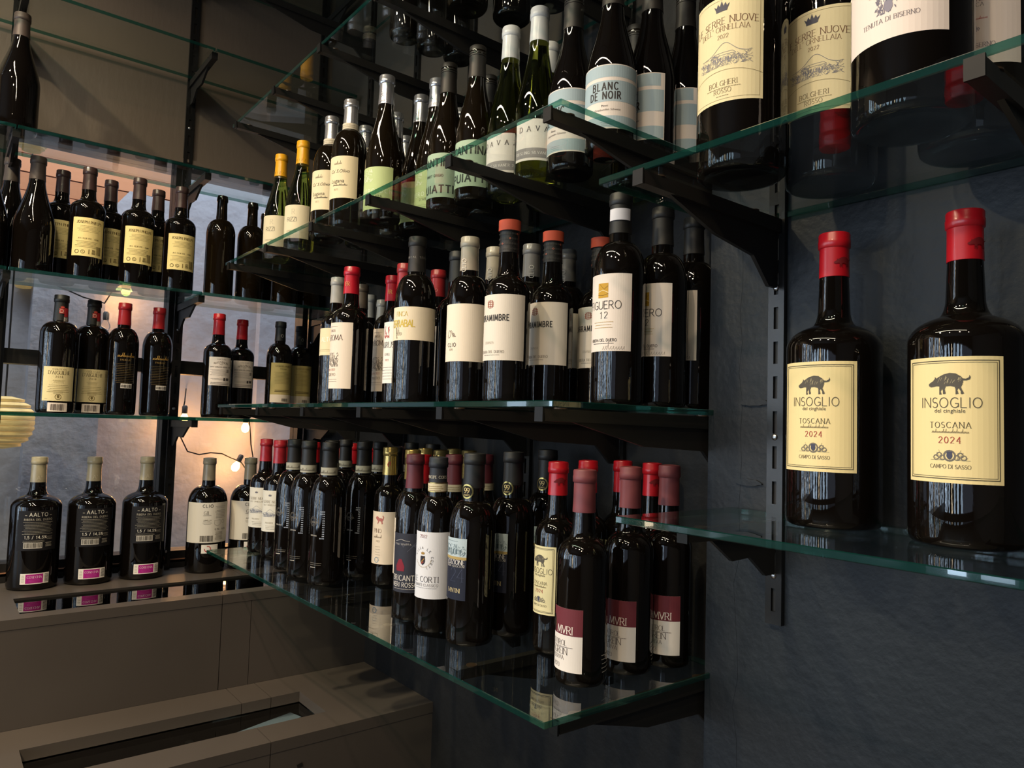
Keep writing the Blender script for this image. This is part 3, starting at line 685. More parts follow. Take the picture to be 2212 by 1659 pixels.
# --- lowest window shelf
def f(s):
    l = L_(s, .10, .385, 48, '#dccf9c'); l.text('CHATEAU', 0, .90, .004, '#5d4a2a', .12, space=.5); l.text("D'AIGUILHE", 0, .775, .0085, '#4a3e26', .10, space=.16, wide=.9); l.text('2018', 0, .68, .0042, '#5d4a2a', .14, space=.6)
    l.micro(0, .60, .028, 3, .003, '#8a7b4c'); l.micro(0, .46, .050, 5, .0042, '#7a6c43', .0007, 5); l.micro(0, .29, .022, 3, .0032, '#6e6139'); l.ring(0, .12, .0065, .0012, '#6e6139', 16); l.shape(SHIELD, 0, .08, .008, '#6e6139'); l.micro(-.026, .06, .006, 1, .003); return l
g = lambda s: (lambda l: (l.barcode(0, .12, .030, .016, '#3a3230', None), l)[1])(L_(s, .012, .085, 29, '#e3d8cc'))
def n1(s):
    l = N_(s, .80, .94, 60, None, 10); l.shape(CROWN, -.002, .60, .010, '#c9463a'); l.rect(-.009, .28, .002, .58, '#b5413c', 1); l.ring(-.004, .42, .004, .0012, '#d9b4a4', 12); l.rect(.0025, .10, .013, .62, '#b02a30'); l.rect(.002, -.16, .012, .08, '#d8cfc4'); l.micro(.007, .05, .008, 3, .003, '#3a3230', .0016); return l
Kind('aiguilhe', .302, .0435, .66, .775, .0150, 'dome', '#151413', .22, 'matt', labels=[('label', f), ('barcode_sticker', g), ('tax_sticker', n1)])
def f(s):
    l = L_(s, .28, .56, 60, None); l.script(.002, .82, .042, .011, ('#b08a45', 0), 4, .0009); l.text('PAUILLAC', .002, .70, .0045, '#8d7342', .12); l.micro(.002, .60, .055, 12, .0045, '#6e5b36', .0006, 8); return l
g = lambda s: (lambda l: (l.barcode(0, .12, .026, .008, '#2c2826', None), l)[1])(L_(s, .235, .275, 21, '#d8d4cc', 10))
Kind('gold_script', .302, .0385, .62, .775, .0145, 'dome', '#a21f26', .20, 'satin', labels=[('gold_print', f), ('barcode_sticker', g)])
def f(s):
    l = L_(s, .305, .575, 50, '#ded6cc'); l.text('CHATEAU', 0, .90, .0035, '#5f5a55', .12, space=.4); l.text('MAUVINON', 0, .78, .0060, '#4f4a46', .11, arch=.05); l.text('2022', 0, .72, .0034, '#5f5a55', .12); l.text('SAINT-EMILION GRAND CRU', 0, .63, .0034, '#3f3b38', .14, False, .25)
    l.micro(-.004, .56, .052, 6, .0032, '#6b6660'); l.rect(.017, .46, .025, .58, '#8f8a84'); l.micro(0, .24, .056, 2, .003, '#6b6660'); l.rect(.008, .17, .014, .27, '#3a3633'); l.rect(.016, .18, .026, .27, '#4a4643'); l.micro(0, .10, .056, 2, .004, '#4b4744', .0012, 4); return l
Kind('st_emilion', .302, .0385, .62, .775, .0148, 'bordeaux', '#c01c28', .205, 'satin', labels=[('back_label', f)])
def f(s):
    l = L_(s, .25, .57, 56, '#a89a62'); l.text('GIORGIO PRIMO', 0, .87, .0050, '#5c512c', .12); l.text('TOSCANA', 0, .79, .0035, '#6b5f36', .12); l.micro(0, .70, .056, 9, .0042, '#6f6339', .0007, 3); l.micro(0, .14, .056, 2, .004, '#4d4324', .0016, 6); return l
g = lambda s: (lambda l: (l.barcode(.008, .15, .020, .009, '#2c2826', None), l)[1])(L_(s, .17, .25, 56, '#cfc4b2'))
Kind('olive_label', .302, .0385, .62, .775, .0145, 'dome', '#16181b', .20, 'matt', labels=[('back_label', f), ('barcode_strip', g), ('neck_emblem', lambda s: (lambda l: (l.ring(0, .3, .004, .001, '#a79e98', 12), l)[1])(N_(s, .83, .90, 40, None)))])

# --- second and third window shelves
Kind('dark_burgundy', .312, .0465, .40, .80, .0160, 'burgundy', '#4a3f3a', .20, 'matt')
Kind('wine_burgundy', .300, .0430, .40, .80, .0150, 'burgundy', '#5a2a2a', .18, 'matt')
def f(s):
    l = L_(s, .205, .535, 54, '#ecdb96'); l.text('JOSEPH PHELPS', 0, .85, .0064, '#584318', .17, space=.2); l.micro(0, .78, .056, 5, .0036, '#85703f', .0006, 2); l.text('ALC. 14.5% VOL - 750ML', 0, .44, .0036, '#5c4a22', .14, space=.16); l.micro(-.004, .38, .055, 5, .0036, '#7a6637', .0007, 4)
    l.ring(-.026, .11, .0045, .0014, '#55461f', 12); l.ring(-.012, .11, .0045, .0010, '#55461f', 12); l.text('S', -.012, .07, .006, '#55461f', .16); l.rect(.001, .06, .003, .18, '#7a6637'); l.barcode(.026, .06, .012, .022, '#6a5a30', None); l.micro(.013, .17, .009, 4, .003, '#6a5a30', .0016, 2); return l
Kind('phelps', .305, .0420, .62, .775, .0150, 'bordeaux', '#43302f', .20, 'satin', labels=[('back_label', f)])
Kind('plain_dark', .305, .0400, .62, .765, .0140, 'dome', None, glass=BROWN_BOTTLE)

# --- second highest shelf of the dark wall
def f(s):
    l = L_(s, .11, .40, 68, '#e2d6b2', 36); l.text('R', .004, .72, .013, '#b9ae92', .06); l.text('RIZZI', 0, .50, .0110, '#3f3a30', .08, False, .12); l.text('CHARDONNAY', 0, .2, .0035, '#8b8268', .12); return l
Kind('rizzi', .298, .0385, .40, .79, .0148, 'burgundy', '#f2b01e', .21, 'satin', glass=GREEN_BOTTLE, labels=[('label', f), ('capsule_print', lambda s: (lambda l: (l.text('RIZZI', 0, .2, .006, '#9a6e1a', .12, space=.8), l)[1])(N_(s, .80, .84, 80, None, 60)))])
def f(s):
    l = L_(s, .215, .53, 64, '#e6d7ae', 30); l.script(-.002, .80, .020, .008, '#6d6350', 3); l.low("Ca' S.Olivo", .002, .60, .0105, '#55483a', .3); l.low('Lugana', -.002, .36, .0125, '#3f382c', .1); l.script(.004, .29, .034, .005, '#5b5242', 6); l.text('2023', -.004, .18, .004, '#8b8268', .1); return l
nb = lambda c: (lambda s: (lambda l: (l.micro(0, .6, .06, 2, .004, '#8b7d5c', .0008), l)[1])(N_(s, .765, .81, 178, c)))
Kind('lugana', .302, .0400, .56, .76, .0150, 'dome', '#b9b9ba', .235, 'foil', glass=BROWN_BOTTLE, labels=[('label', f), ('neck_band', nb('#d9cfb4'))])
def f(s):
    l = L_(s, .05, .335, 66, '#bccb8e', 26)
    r = random.Random(4)
    for i in range(46): l.ring(-.012 + r.uniform(-.013, .013), .80 + r.uniform(-.16, .14), .0012, .0008, '#dfe6c4', 6)
    l.text('ROERO OCH', .004, .38, .0085, '#e9efd8', .10, False, .5); l.text("D'ARBA", .010, .27, .005, '#5d6741', .16, False, .4); l.micro(0, .16, .04, 2, .004, '#8d9a66'); return l
Kind('green_label', .318, .0400, .38, .80, .0150, 'burgundy', '#bcbcc0', .205, 'foil', glass=BROWN_BOTTLE, labels=[('label', f), ('capsule_print', lambda s: (lambda l: (l.text('S', -.004, .5, .010, '#6f6f74', .1, False), l.text('ARNEIS', 0, .1, .004, '#8f8f94', .12, False), l)[2])(N_(s, .80, .88, 80, None, 40)))])
def f(s):
    l = L_(s, .075, .365, 74, '#a5bb9f', 24); l.text('CANTINA', 0, .70, .0150, '#2f3530', .20, False, .26, .92); l.text('PINOT GRIGIO', -.004, .46, .0048, '#3d453d', .18, False, .25); l.text('PUIATTI', 0, .10, .0150, '#2f3530', .20, False, .30); return l
Kind('cantina', .312, .0375, .42, .80, .0152, 'burgundy', '#282420', .205, 'matt', 'screw', glass=BROWN_BOTTLE, labels=[('label', f)])
def f(s):
    l = L_(s, .11, .335, 64, '#e4dcd2', 26); l.rect(-l.W / 2, .06, l.W / 2, .30, '#8f8a88'); l.text('DAVAZ', 0, .70, .0090, '#3a3432', .14, True, 1.05); l.text('RIESLING SILVANER 2023', 0, .15, .0048, '#e8e2da', .14, True, .32); return l
Kind('davaz', .330, .0398, .38, .80, .0155, 'burgundy', '#dcdad6', .195, 'satin', glass=GREEN_BOTTLE, labels=[('label', f)])
def f(s):
    l = L_(s, .09, .43, 88, '#ddd3c8', 22); B = '#9fb2b8'
    l.rect(-.060, .80, .054, .985, B); l.rect(-l.W / 2, .42, .060, .745, B); l.rect(-l.W / 2, .02, .060, .20, B)
    l.text('BLANC', -.004, .60, .0120, '#33302f', .17, False, .30, .68); l.text('DE NOIR', -.004, .46, .0120, '#33302f', .17, False, .28, .66); l.low('Pinot', -.004, .34, .005, '#55504c'); l.low('Graubunden Schweiz', 0, .28, .0048, '#55504c'); l.micro(0, .1, .02, 3, .003, '#6a7a80'); return l
Kind('blanc', .318, .0400, .42, .79, .0155, 'burgundy', '#2b2723', .20, 'matt', 'screw', labels=[('label', f)])

# --- eye level shelf
def f(s):
    l = L_(s, .38, .59, 80, '#e2d5ae', 20); l.text('ALTO', .006, .50, .0100, '#f6f1df', .15, False, .2); l.micro(0, .2, .06, 2, .003, '#a79869'); return l
Kind('alto', .300, .0355, .62, .77, .0148, 'bordeaux', '#a5a39c', .205, 'satin', labels=[('label', f)])
def f(s):
    l = L_(s, .11, .58, 64, '#e3d6c4', 10); l.micro(-.004, .94, .03, 1, .004); l.text('FINCA', -.004, .86, .0050, '#6b4a3a', .12); l.text('LA ROMA', -.006, .73, .0115, '#4a3430', .11, True, .12)
    l.scribble(-.004, .33, .040, .030, '#7d766c', 80, 9, .0006); l.scribble(.006, .36, .016, .014, '#4b463f', 20, 3, .0006); l.text('SIERRA 2022', -.008, .27, .0042, '#a5564a', .12); l.text('FIGUERO', -.006, .19, .0060, '#6b5446', .11); l.micro(-.006, .14, .04, 2, .005, '#7d6a58'); return l
Kind('roma', .302, .0400, .60, .77, .0155, 'bordeaux', '#b01226', .20, 'satin', labels=[('label', f), ('capsule_monogram', lambda s: (lambda l: (l.text('FR', 0, .2, .0085, '#d8a45a', .12, space=0), l)[1])(N_(s, .845, .90, 40, None, 34)))])
def f(s):
    l = L_(s, .15, .575, 58, '#e6e0d6', 8); l.scribble(-.004, .74, .016, .024, '#b2413c', 26, 4, .0010); l.text('AURUS', -.002, .58, .0115, '#3c3a3c', .10, True, .12); l.text('CUVEE', .0, .45, .0045, '#5a5654', .12); l.text('2021', 0, .36, .004, '#a5564a', .12); l.micro(0, .26, .04, 5, .006, '#6b6660'); return l
Kind('aurus', .300, .0385, .60, .77, .0150, 'bordeaux', '#a32a2e', .20, 'satin', labels=[('label', f), ('capsule_print', lambda s: (lambda l: (l.ring(0, .5, .003, .0008, '#d88a7a', 10), l)[1])(N_(s, .82, .87, 40, None, 30)))])
def f(s):
    l = L_(s, .37, .565, 88, '#e2d5ba', 44); l.text('FINCA', -.016, .72, .0085, '#c0a94c', .10, True, .1); l.text('TERRABAL', -.018, .40, .0125, ('#c7ae48', 0), .15, False, .08, .85); l.scribble(-.026, .05, .010, .035, '#8d8470', 20, 3, .0006); l.text('2019', -.022, .14, .0055, '#6b604c', .10, False); return l
Kind('terrabal', .325, .0400, .60, .77, .0155, 'dome', '#1d1a18', .215, 'matt', labels=[('label', f), ('capsule_print', lambda s: (lambda l: (l.text('FINCAL TERRA', 0, .2, .0038, '#9a948c', .12, space=.6), l)[1])(N_(s, .86, .89, 90, None, 60)))])
def f(s):
    l = L_(s, .25, .585, 72, '#e4d8c4', 36)
    b_ = [(-.5, .2), (-.42, .6), (-.25, .8), (-.1, .7), (-.05, .4), (-.2, .1), (-.42, .05), (-.5, .3)]; o = -.0195
    l.stroke([(o + x * .018, l.y(.40) + y * .018) for x, y in b_], .0007, '#5c544a'); l.stroke([(o + x * .018, l.y(.40) + y * .018) for x, y in ((-.1, .7), (.15, .5), (.4, .2), (.6, .15), (.45, .35), (.2, .6), (0, .8), (-.1, .7))], .0007, '#5c544a')
    for q in range(4): l.stroke([(o + (.1 + q * .1) * .018, l.y(.40) + .5 * .018), (o + (.25 + q * .1) * .018, l.y(.40) + .12 * .018)], .0006, '#5c544a')
    l.text('CLIO', -.018, .255, .0065, '#3b3630', .15, False, .35); l.text('2020', -.019, .19, .0032, '#7d7466', .12, False); return l
cl_ = lambda col: (lambda s: (lambda l: (l.text('CLIO', 0, .1, .0085, col, .13, False, .25, vert=True), l)[1])(N_(s, .815, .90, 50, None, 34)))
Kind('clio', .310, .0380, .60, .765, .0155, 'dome', '#a79d8c', .205, 'satin', labels=[('label', f), ('capsule_print', cl_('#d8d0c0'))])
Kind('clio_grey', .310, .0380, .60, .765, .0155, 'dome', '#6f6d6a', .205, 'satin', labels=[('label', f), ('capsule_print', cl_('#a7a49e'))])
def f(s):
    l = L_(s, .23, .58, 90, '#dcd4c6', 10)
    for k in range(3):
        l.stroke([(-.010, l.y(.85) + (k - 1) * .0035), (.004, l.y(.85) + (k - 1) * .0035)], .0011, '#a5604c'); l.stroke([(-.0075 + k * .0045, l.y(.80)), (-.0075 + k * .0045, l.y(.91))], .0011, '#8d5a4c')
    l.ring(-.003, .85, .0065, .0008, '#a5604c', 10)
    l.text('CARRAMIMBRE', -.004, .60, .0095, '#2f2d2c', .17, False, .26, .72); l.text('CRIANZA', -.004, .25, .0038, '#9a9284', .1); l.text('RIBERA DEL DUERO', 0, .11, .0042, '#4a453e', .12); l.micro(0, .08, .035, 1, .003); return l
def n1(s):
    l = N_(s, .955, 1.0, 179, None); l = Label(s.rn + .0031, s.h - .0185, s.h - .0005, 179, '#c2523a'); return l
def n2(s):
    l = N_(s, .83, .94, 100, None, 40)
    for r_ in range(4):
        for c_ in range(11):
            hot = (r_ * 7 + c_ * 5) % 11 == 0; l.ring(-.022 + c_ * .0044, .08 + r_ * .25, .0013, .0005, '#d8785c' if hot else '#4a4744', 8)
    return l
Kind('mimbre', .312, .0385, .575, .775, .0155, 'bordeaux', '#1a1919', .18, 'matt', labels=[('label', f), ('orange_top_band', n1), ('capsule_dots', n2)])
def f(s):
    l = L_(s, .245, .60, 55, '#ddd3c8', 16); u0 = -.006
    l.rect(u0 - .009, .69, u0 + .009, .88, ('#b8902e', 0)); l.stroke([(u0 - .009, l.y(.77)), (u0, l.y(.79)), (u0 + .009, l.y(.755))], .0008, '#e6d9b0'); l.stroke([(u0 - .009, l.y(.73)), (u0, l.y(.72)), (u0 + .009, l.y(.74))], .0006, '#7a5d1c'); l.stroke([(u0 - .006, l.y(.87)), (u0 + .002, l.y(.80)), (u0 + .008, l.y(.84))], .0006, '#7a5d1c')
    l.text('FIGUERO', u0, .545, .0118, '#33302f', .09, False, .18); l.text('12', u0 + .002, .425, .0095, '#33302f', .11, True, .5); l.micro(u0, .375, .036, 3, .0042, '#b49a62', .0007); l.text('RIBERA DEL DUERO', u0, .125, .0040, '#3b3633', .15, False, .2); l.micro(u0, .10, .038, 1, .003, '#3b3633', .0008); l.script(.012, .02, .034, .012, '#9a938a', 8, .0005); return l
Kind('figuero', .332, .0400, .60, .765, .0155, 'dome', '#1b1a19', .195, 'matt', labels=[('label', f)])
Kind('figuero_stickered', .332, .0400, .60, .765, .0155, 'dome', '#1b1a19', .195, 'matt', labels=[('label', f), ('price_sticker', lambda s: N_(s, .865, .92, 58, '#d9d4d8', 38, .0012))])

# --- lowest deep shelf
def small_estate(s):
    l = L_(s, .22, .57, 62, '#d9d6c8', 44); l.shape(CROWN, -.004, .86, .010, '#6b6a72'); l.text('LE SERRE NUOVE', -.004, .70, .0062, '#7a7264', .11); l.text("DELL' ORNELLAIA", -.004, .63, .0040, '#8a8272', .11); estate(l, -.004, .36, .044, .020, '#7a8090'); l.text('BOLGHERI', -.004, .2, .0036, '#8a8272', .12); l.micro(0, .14, .03, 3, .004); return l
Kind('estate_small', .305, .0380, .60, .765, .0150, 'bordeaux', '#a3222c', .20, 'satin', labels=[('label', small_estate)])
def f(s):
    l = L_(s, .10, .53, 60, None, 46)
    col = '#a9b4c4'
    for i in range(13):
        for j in range(4):
            if j < 2 or i < 1 or i > 10: l.rect(.006 - j * .0028, .52 + i * .036, .006 - j * .0028 + .0016, .52 + i * .036 + .018, col)
    for rr_ in (.010, .0075): l.ring(-.020, .80, rr_, .0007, '#6f6a62', 18)
    l.text('TENUTA', -.016, .77, .0040, '#8a8478', .12, False); l.text('SOPRANA', -.018, .56, .0030, '#b7b2a8', .14, False); l.micro(-.010, .13, .030, 2, .004, '#8a8478'); l.micro(-.016, .06, .014, 1, .004, '#b7b2a8', .0014); return l
Kind('dotted', .315, .0395, .58, .755, .0160, 'dome', '#171615', .215, 'matt', labels=[('glass_print', f), ('neck_band', lambda s: (lambda l: (l.script(.01, .25, .05, .006, '#6b675c', 3), l)[1])(N_(s, .765, .82, 178, '#a7a595')))])
def f(s):
    l = L_(s, .15, .53, 74, '#dfd0ba', 36); l.shape(LION, -.006, .76, .022, '#b06a64'); l.text('PINO', -.010, .60, .0085, '#7a5f52', .10, True, .12); l.script(-.010, .50, .022, .007, '#6b5a4c', 4); l.text('2022', -.008, .42, .0036, '#8a7a68', .12); l.micro(-.008, .33, .014, 6, .006, '#8a7a68'); l.ring(-.010, .08, .0055, .0016, '#7d97a6', 12); return l
Kind('pino', .308, .0338, .62, .78, .0150, 'bordeaux', '#b39a5c', .205, 'foil', labels=[('label', f), ('capsule_print', lambda s: (lambda l: (l.scribble(0, .1, .008, .012, '#a5453c', 14, 3, .0010), l)[1])(N_(s, .85, .91, 50, None, 50)))])
def f(s):
    l = L_(s, .165, .52, 86, '#2c2e38', 40); r = random.Random(5)
    for k in range(7):
        u, v = r.uniform(-.045, .03), r.uniform(.1, .9); p = []
        for q in range(9): p.append((u, l.y(v))); u += r.uniform(.001, .007); v += r.uniform(-.06, .06)
        l.stroke(p, .0004, '#6a6d7c')
    l.stroke([(-.026, l.y(.86)), (-.018, l.y(.88)), (-.012, l.y(.90)), (-.004, l.y(.88)), (.006, l.y(.87))], .0006, '#c9c4be'); l.text('ETNA GRAPPA', -.010, .80, .0032, '#b7b2ac', .12, False, .5)
    l.shape([(-.4, 0), (-.45, .4), (-.15, 1), (.15, 1), (.42, .4), (.4, 0)], -.012, .36, .022, '#7c1f2e'); l.text('BRICANTE', -.004, .20, .0098, '#d9d4cc', .10, False, .22, .88); l.text('NERI ROSSO', -.004, .095, .0080, '#d9d4cc', .11, False, .22, .88); l.micro(-.004, .06, .05, 1, .003, '#b7b2ac', .0007); return l
Kind('etna', .307, .0330, .60, .77, .0152, 'dome', '#5a222a', .21, 'matt', labels=[('label', f)])
def f(s):
    l = L_(s, .19, .57, 88, '#d8dade', 34); u = -.010
    l.text('2022', u, .91, .0055, '#8a4a4a', .12, True, .2); R_ = .0165; txt = 'VILLA LE CORTI'
    for i, ch in enumerate(txt):
        a = radians(160 - i * 17)
        gw, st = GL.get(ch, GL[' '])
        for q in st:
            l.stroke([(u + (R_ + (p[1]) * .0042) * cos(a) + (p[0] - gw / 2) * .0042 * sin(a), l.y(.60) + (R_ + p[1] * .0042) * sin(a) - (p[0] - gw / 2) * .0042 * cos(a)) for p in q], .0006, '#5b5a60')
    for i in range(16): a = radians(200 + i * 10); l.rect(u + R_ * cos(a), .60 + (R_ * sin(a)) / l.h, u + R_ * cos(a) + .001, .60 + (R_ * sin(a) + .002) / l.h, '#9a8a5a')
    l.shape(CROWN, u, .66, .009, '#9a7a3a'); l.shape(SHIELD, u, .50, .016, '#2d2a30'); l.shape([(-.2, .2), (.2, .6), (.2, .8), (-.2, .4)], u, .51, .014, '#c08a3a'); l.shape([(-.2, 0), (.16, .2), (.1, .36), (-.2, .12)], u, .515, .014, '#b0453c')
    l.text('LE CORTI', u + .004, .25, .0095, '#3b3a40', .11, True, .22); l.text('CHIANTI CLASSICO', u + .004, .185, .0045, '#6b6a70', .12); l.micro(u + .004, .16, .05, 1, .003, '#8a8a90'); return l
Kind('corti', .307, .0345, .60, .77, .0152, 'dome', '#24242a', .155, 'matt', labels=[('label', f), ('capsule_print', lambda s: (lambda l: (l.text('PRINCIPE CORSINI', 0, .2, .0048, '#c9c2b0', .13), l)[1])(N_(s, .87, .90, 120, None, 50))), ('docg_band', lambda s: (lambda l: (l.micro(.004, .6, .05, 3, .0035, '#8a7a50', .0009, 5), l.rect(-l.W / 2, .9, l.W / 2, 1, ('#b39a5c', 1)), l.rect(-l.W / 2, 0, l.W / 2, .1, ('#b39a5c', 1)), l)[3])(N_(s, .795, .852, 178, '#cfc3a4')))])
def f(s):
    l = L_(s, .235, .555, 44, '#1c2030', -2); l.rect(-l.W / 2, .70, l.W / 2, 1, '#aebfc6', .8); l.rect(-l.W / 2, .655, l.W / 2, .70, '#a8935c', .9); l.micro(0, .95, .03, 1, .003, '#6f8088')
    l.scribble(.004, .72, .050, .018, '#5f727a', 60, 6, .0005); 
    for i in range(6): l.rect(-.018 + i * .007, .74, -.014 + i * .007, .82, '#5f727a')
    l.text('EDIZIONE', l.W / 2 - .003, .575, .0075, '#d9d6d0', .13, True, .2, align='r'); l.text('CINQUE AUTOCTONI', l.W / 2 - .003, .53, .0034, '#b7b4ae', .14, True, .2, align='r')
    l.text('24', .014, .30, .022, '#3a4054', .06, True, .15); l.text('FANTINI', l.W / 2 - .010, .12, .0068, '#c9b98c', .11, True, .12, align='r'); return l
def n1(s):
    l = N_(s, .755, .84, 60, None, 20, .0018); R_ = .0125
    l.fill([(R_ * cos(2 * pi * i / 24), l.y(.5) + R_ * sin(2 * pi * i / 24)) for i in range(24)], ('#c2ad6a', 1), 0, .0008); l.fill([(R_ * .80 * cos(2 * pi * i / 24), l.y(.5) + R_ * .80 * sin(2 * pi * i / 24)) for i in range(24)], '#15140f', 1, .0008)
    l.text('99', 0, .40, .0088, '#d8c48a', .14, True, .1); l.text('POINTS', 0, .22, .0026, '#d8c48a', .14, False); return l
Kind('edizione', .322, .0405, .60, .745, .0170, 'dome', '#1e1e1f', .185, 'matt', labels=[('label', f), ('points_medallion', n1)])
def boar_label(s, f0, f1, half, facing, k=1.0):
    l = L_(s, f0, f1, half, '#e6d49c' if k > 1 else '#d6cda0', facing); q = l.h / .128
    l.frame(.0042 * q, .0009 * q, '#4f4836'); l.frame(.0062 * q, .0005 * q, '#4f4836')
    l.shape(BOAR, -.001, .70, .034 * q, '#534f46', .0005)
    r = random.Random(2)
    for i in range(22): x = r.uniform(-.30, .32); y_ = r.uniform(.28, .46); l.stroke([(-.001 + x * .034 * q, l.y(.70) + y_ * .034 * q), (-.001 + (x + .03) * .034 * q, l.y(.70) + (y_ + r.uniform(.05, .10)) * .034 * q)], .00028 * q, '#b5aa86', 3)
    l.text('INSOGLIO', 0, .595, .0100 * q, '#5a5344', .085, False, .22); l.low('del cinghiale', 0, .555, .0058 * q, '#5a5344'); l.text('TOSCANA', 0, .435, .0058 * q, '#4f4836', .11, True, .3); l.script(0, .395, .034 * q, .0038 * q, '#7a6f54', 5, .0004)
    l.text('2024', 0, .315, .0062 * q, '#a2453a', .13, True, .35); l.ring(0, .215, .0050 * q, .0016 * q, '#6f6a60', 16); l.shape(SHIELD, 0, .185, .008 * q, '#45485a')
    for sx in (-1, 1):
        for a in range(3): l.ring(sx * (.0065 + .003 * a) * q, .20 + .02 * (a % 2), .0024 * q, .0009 * q, '#6f6a60', 10)
        for a in range(5): l.stroke([(sx * .006 * q, l.y(.18)), (sx * (.018 - .002 * a) * q, l.y(.18 + .02 * a))], .0003 * q, '#9a9070')
    l.text('CAMPO DI SASSO', 0, .115, .0038 * q, '#5a5344', .12, True, .15); return l
ci = lambda s: (lambda l: (l.shape(BOAR, 0, .1, .020, '#6d1218'), l)[1])(N_(s, .87, .92, 60, None, 62))
Kind('boar', .310, .0358, .60, .765, .0150, 'bordeaux', '#b3131f', .18, 'satin', labels=[('label', lambda s: boar_label(s, .20, .555, 48, 0)), ('capsule_print', ci)])
Kind('boar_magnum', .360, .0560, .60, .735, .0168, 'bordeaux', '#b5121f', .155, 'satin', labels=[('label', lambda s: boar_label(s, .185, .545, 50, 4.7, 1.2)), ('capsule_print', ci)])
def f(s):
    l = L_(s, .065, .355, 52, '#dcd6ce', -3); l.rect(-l.W / 2, .575, l.W / 2, 1, '#672b33', .8); u = .006
    l.fill([(-.019 + .005 * cos(2 * pi * i / 16), l.y(.72) + .013 * sin(2 * pi * i / 16)) for i in range(16)], '#241a16', 2, .0006); l.ring(-.019, .72, .0062, .0008, '#8a6a3a', 14)
    l.text('MVRI', u, .60, .0105, '#e4dcd2', .11, True, .14); l.text('SUDTIROL', -.008, .41, .0072, '#4f4544', .09, True, .12); l.micro(-.004, .385, .05, 1, .003, '#6b5f5c', .0007); l.text('LAGREIN', -.008, .27, .0088, '#3f3635', .09, True, .12); l.text('RISERVA', -.008, .185, .0055, '#4f4544', .10); l.text('2023', -.010, .06, .0055, '#4f4544', .10); return l
g = lambda s: (lambda l: (l.micro(0, .8, .03, 5, .006, '#cfcac4', .0010, 4), l)[1])(L_(s, .07, .16, 30, None, 118))
Kind('muri', .308, .0378, .58, .745, .0153, 'bordeaux', '#7b3c40', .205, 'matt', labels=[('label', f), ('glass_print', g)])
Kind('red_plain', .302, .0375, .60, .77, .0150, 'bordeaux', '#a3131d', .19, 'satin')
Kind('maroon_plain', .306, .0370, .60, .77, .0150, 'bordeaux', '#5a2028', .20, 'matt', labels=[('neck_band', nb('#b9ad92'))])
Kind('slate_plain', .315, .0390, .60, .77, .0155, 'bordeaux', '#1c1f22', .20, 'matt')
Kind('taupe_plain', .302, .0385, .60, .77, .0150, 'bordeaux', '#6b6159', .20, 'satin')
Kind('silver_plain', .300, .0390, .40, .80, .0150, 'burgundy', '#b4b4b6', .205, 'foil', glass=BROWN_BOTTLE)
Kind('slim_dark', .300, .0338, .60, .77, .0150, 'bordeaux', '#2c2a29', .20, 'matt')
Kind('screw_plain', .300, .0400, .40, .80, .0150, 'burgundy', '#201e1d', .20, 'matt', 'screw', glass=BROWN_BOTTLE)
# --- top right shelf
def f(s):
    l = L_(s, .22, .585, 50, '#ddcfa2', 10); l.frame(.004, .0004, '#8d7d55')
    l.shape(CROWN, -.002, .86, .020, '#4a4a54'); l.text('LE SERRE NUOVE', 0, .735, .0084, '#6f4a34', .10, True, .20, arch=.30); l.text("DELL' ORNELLAIA", 0, .670, .0064, '#7a5a42', .09, True, .18, arch=.30); l.text('2022', 0, .60, .0050, '#7a5a42', .11)
    estate(l, 0, .34, .062, .030, '#7d7c84'); l.stroke([(-.048 + i * .012, l.y(.24) + .008 * (1 - ((i - 4) / 4) ** 2)) for i in range(9)], .0004, '#8d7d55'); l.text('BOLGHERI', 0, .155, .0062, '#6f5f42', .10); l.micro(0, .135, .045, 1, .003, '#8d7d55'); l.text('ROSSO', 0, .085, .0055, '#6f5f42', .10); l.micro(0, .06, .016, 1, .003, '#8d7d55'); return l
Kind('estate_magnum', .365, .0555, .63, .76, .0168, 'dome', '#3a1c20', .16, 'satin', labels=[('label', f)])
def f(s):
    l = L_(s, .20, .60, 54, '#e2d4c8', 3)
    for i, t in enumerate(('TOSCANA', 'INDICAZIONE', 'GEOGRAFICA', 'TIPICA')): l.text(t, 0, .505 - i * .040, .0042, '#6b625e', .11, True, .26)
    l.script(0, .33, .040, .0032, '#b5605a', 4, .0004); l.scribble(0, .185, .024, .019, '#6e6a78', 60, 7, .0006); l.shape(SHIELD, 0, .185, .012, '#85808c'); l.text('TENUTA DI BISERNO', 0, .125, .0046, '#6b6268', .11, True, .20); l.text('BISERNO', 0, .70, .016, '#4a4346', .09, True, .2); return l
Kind('white_magnum', .370, .0575, .63, .76, .0170, 'dome', '#2a2024', .16, 'satin', labels=[('label', f)])

# ------------------------------------------------------------------ setting the bottles out
def put(kind, mode, px, py, z, label, group, val=None, top=None, turn=0, rz=0):
    k = K[kind]
    if mode == 'b': p = on_z(px, py, z)
    elif mode == 't': p = on_z(px, py, z + k.h)
    elif mode == 'y': p = on_y(px, py, val)
    elif mode == 'x': p = on_x(px, py, val)
    sz = 1
    if top is not None:
        d = ray(px if mode != 'b' else px, top); hh = d.z * hypot(p.x, p.y) / hypot(d.x, d.y) - z; sz = max(.93, min(1.08, hh / k.h))
    t = tag(root('wine_bottle', (p.x, p.y, z + .0002), radians(rz + turn)), label, 'bottle', group)
    t.scale = (1, 1, sz)
    for nm, me in k.parts: link(nm, me, t)
    return t
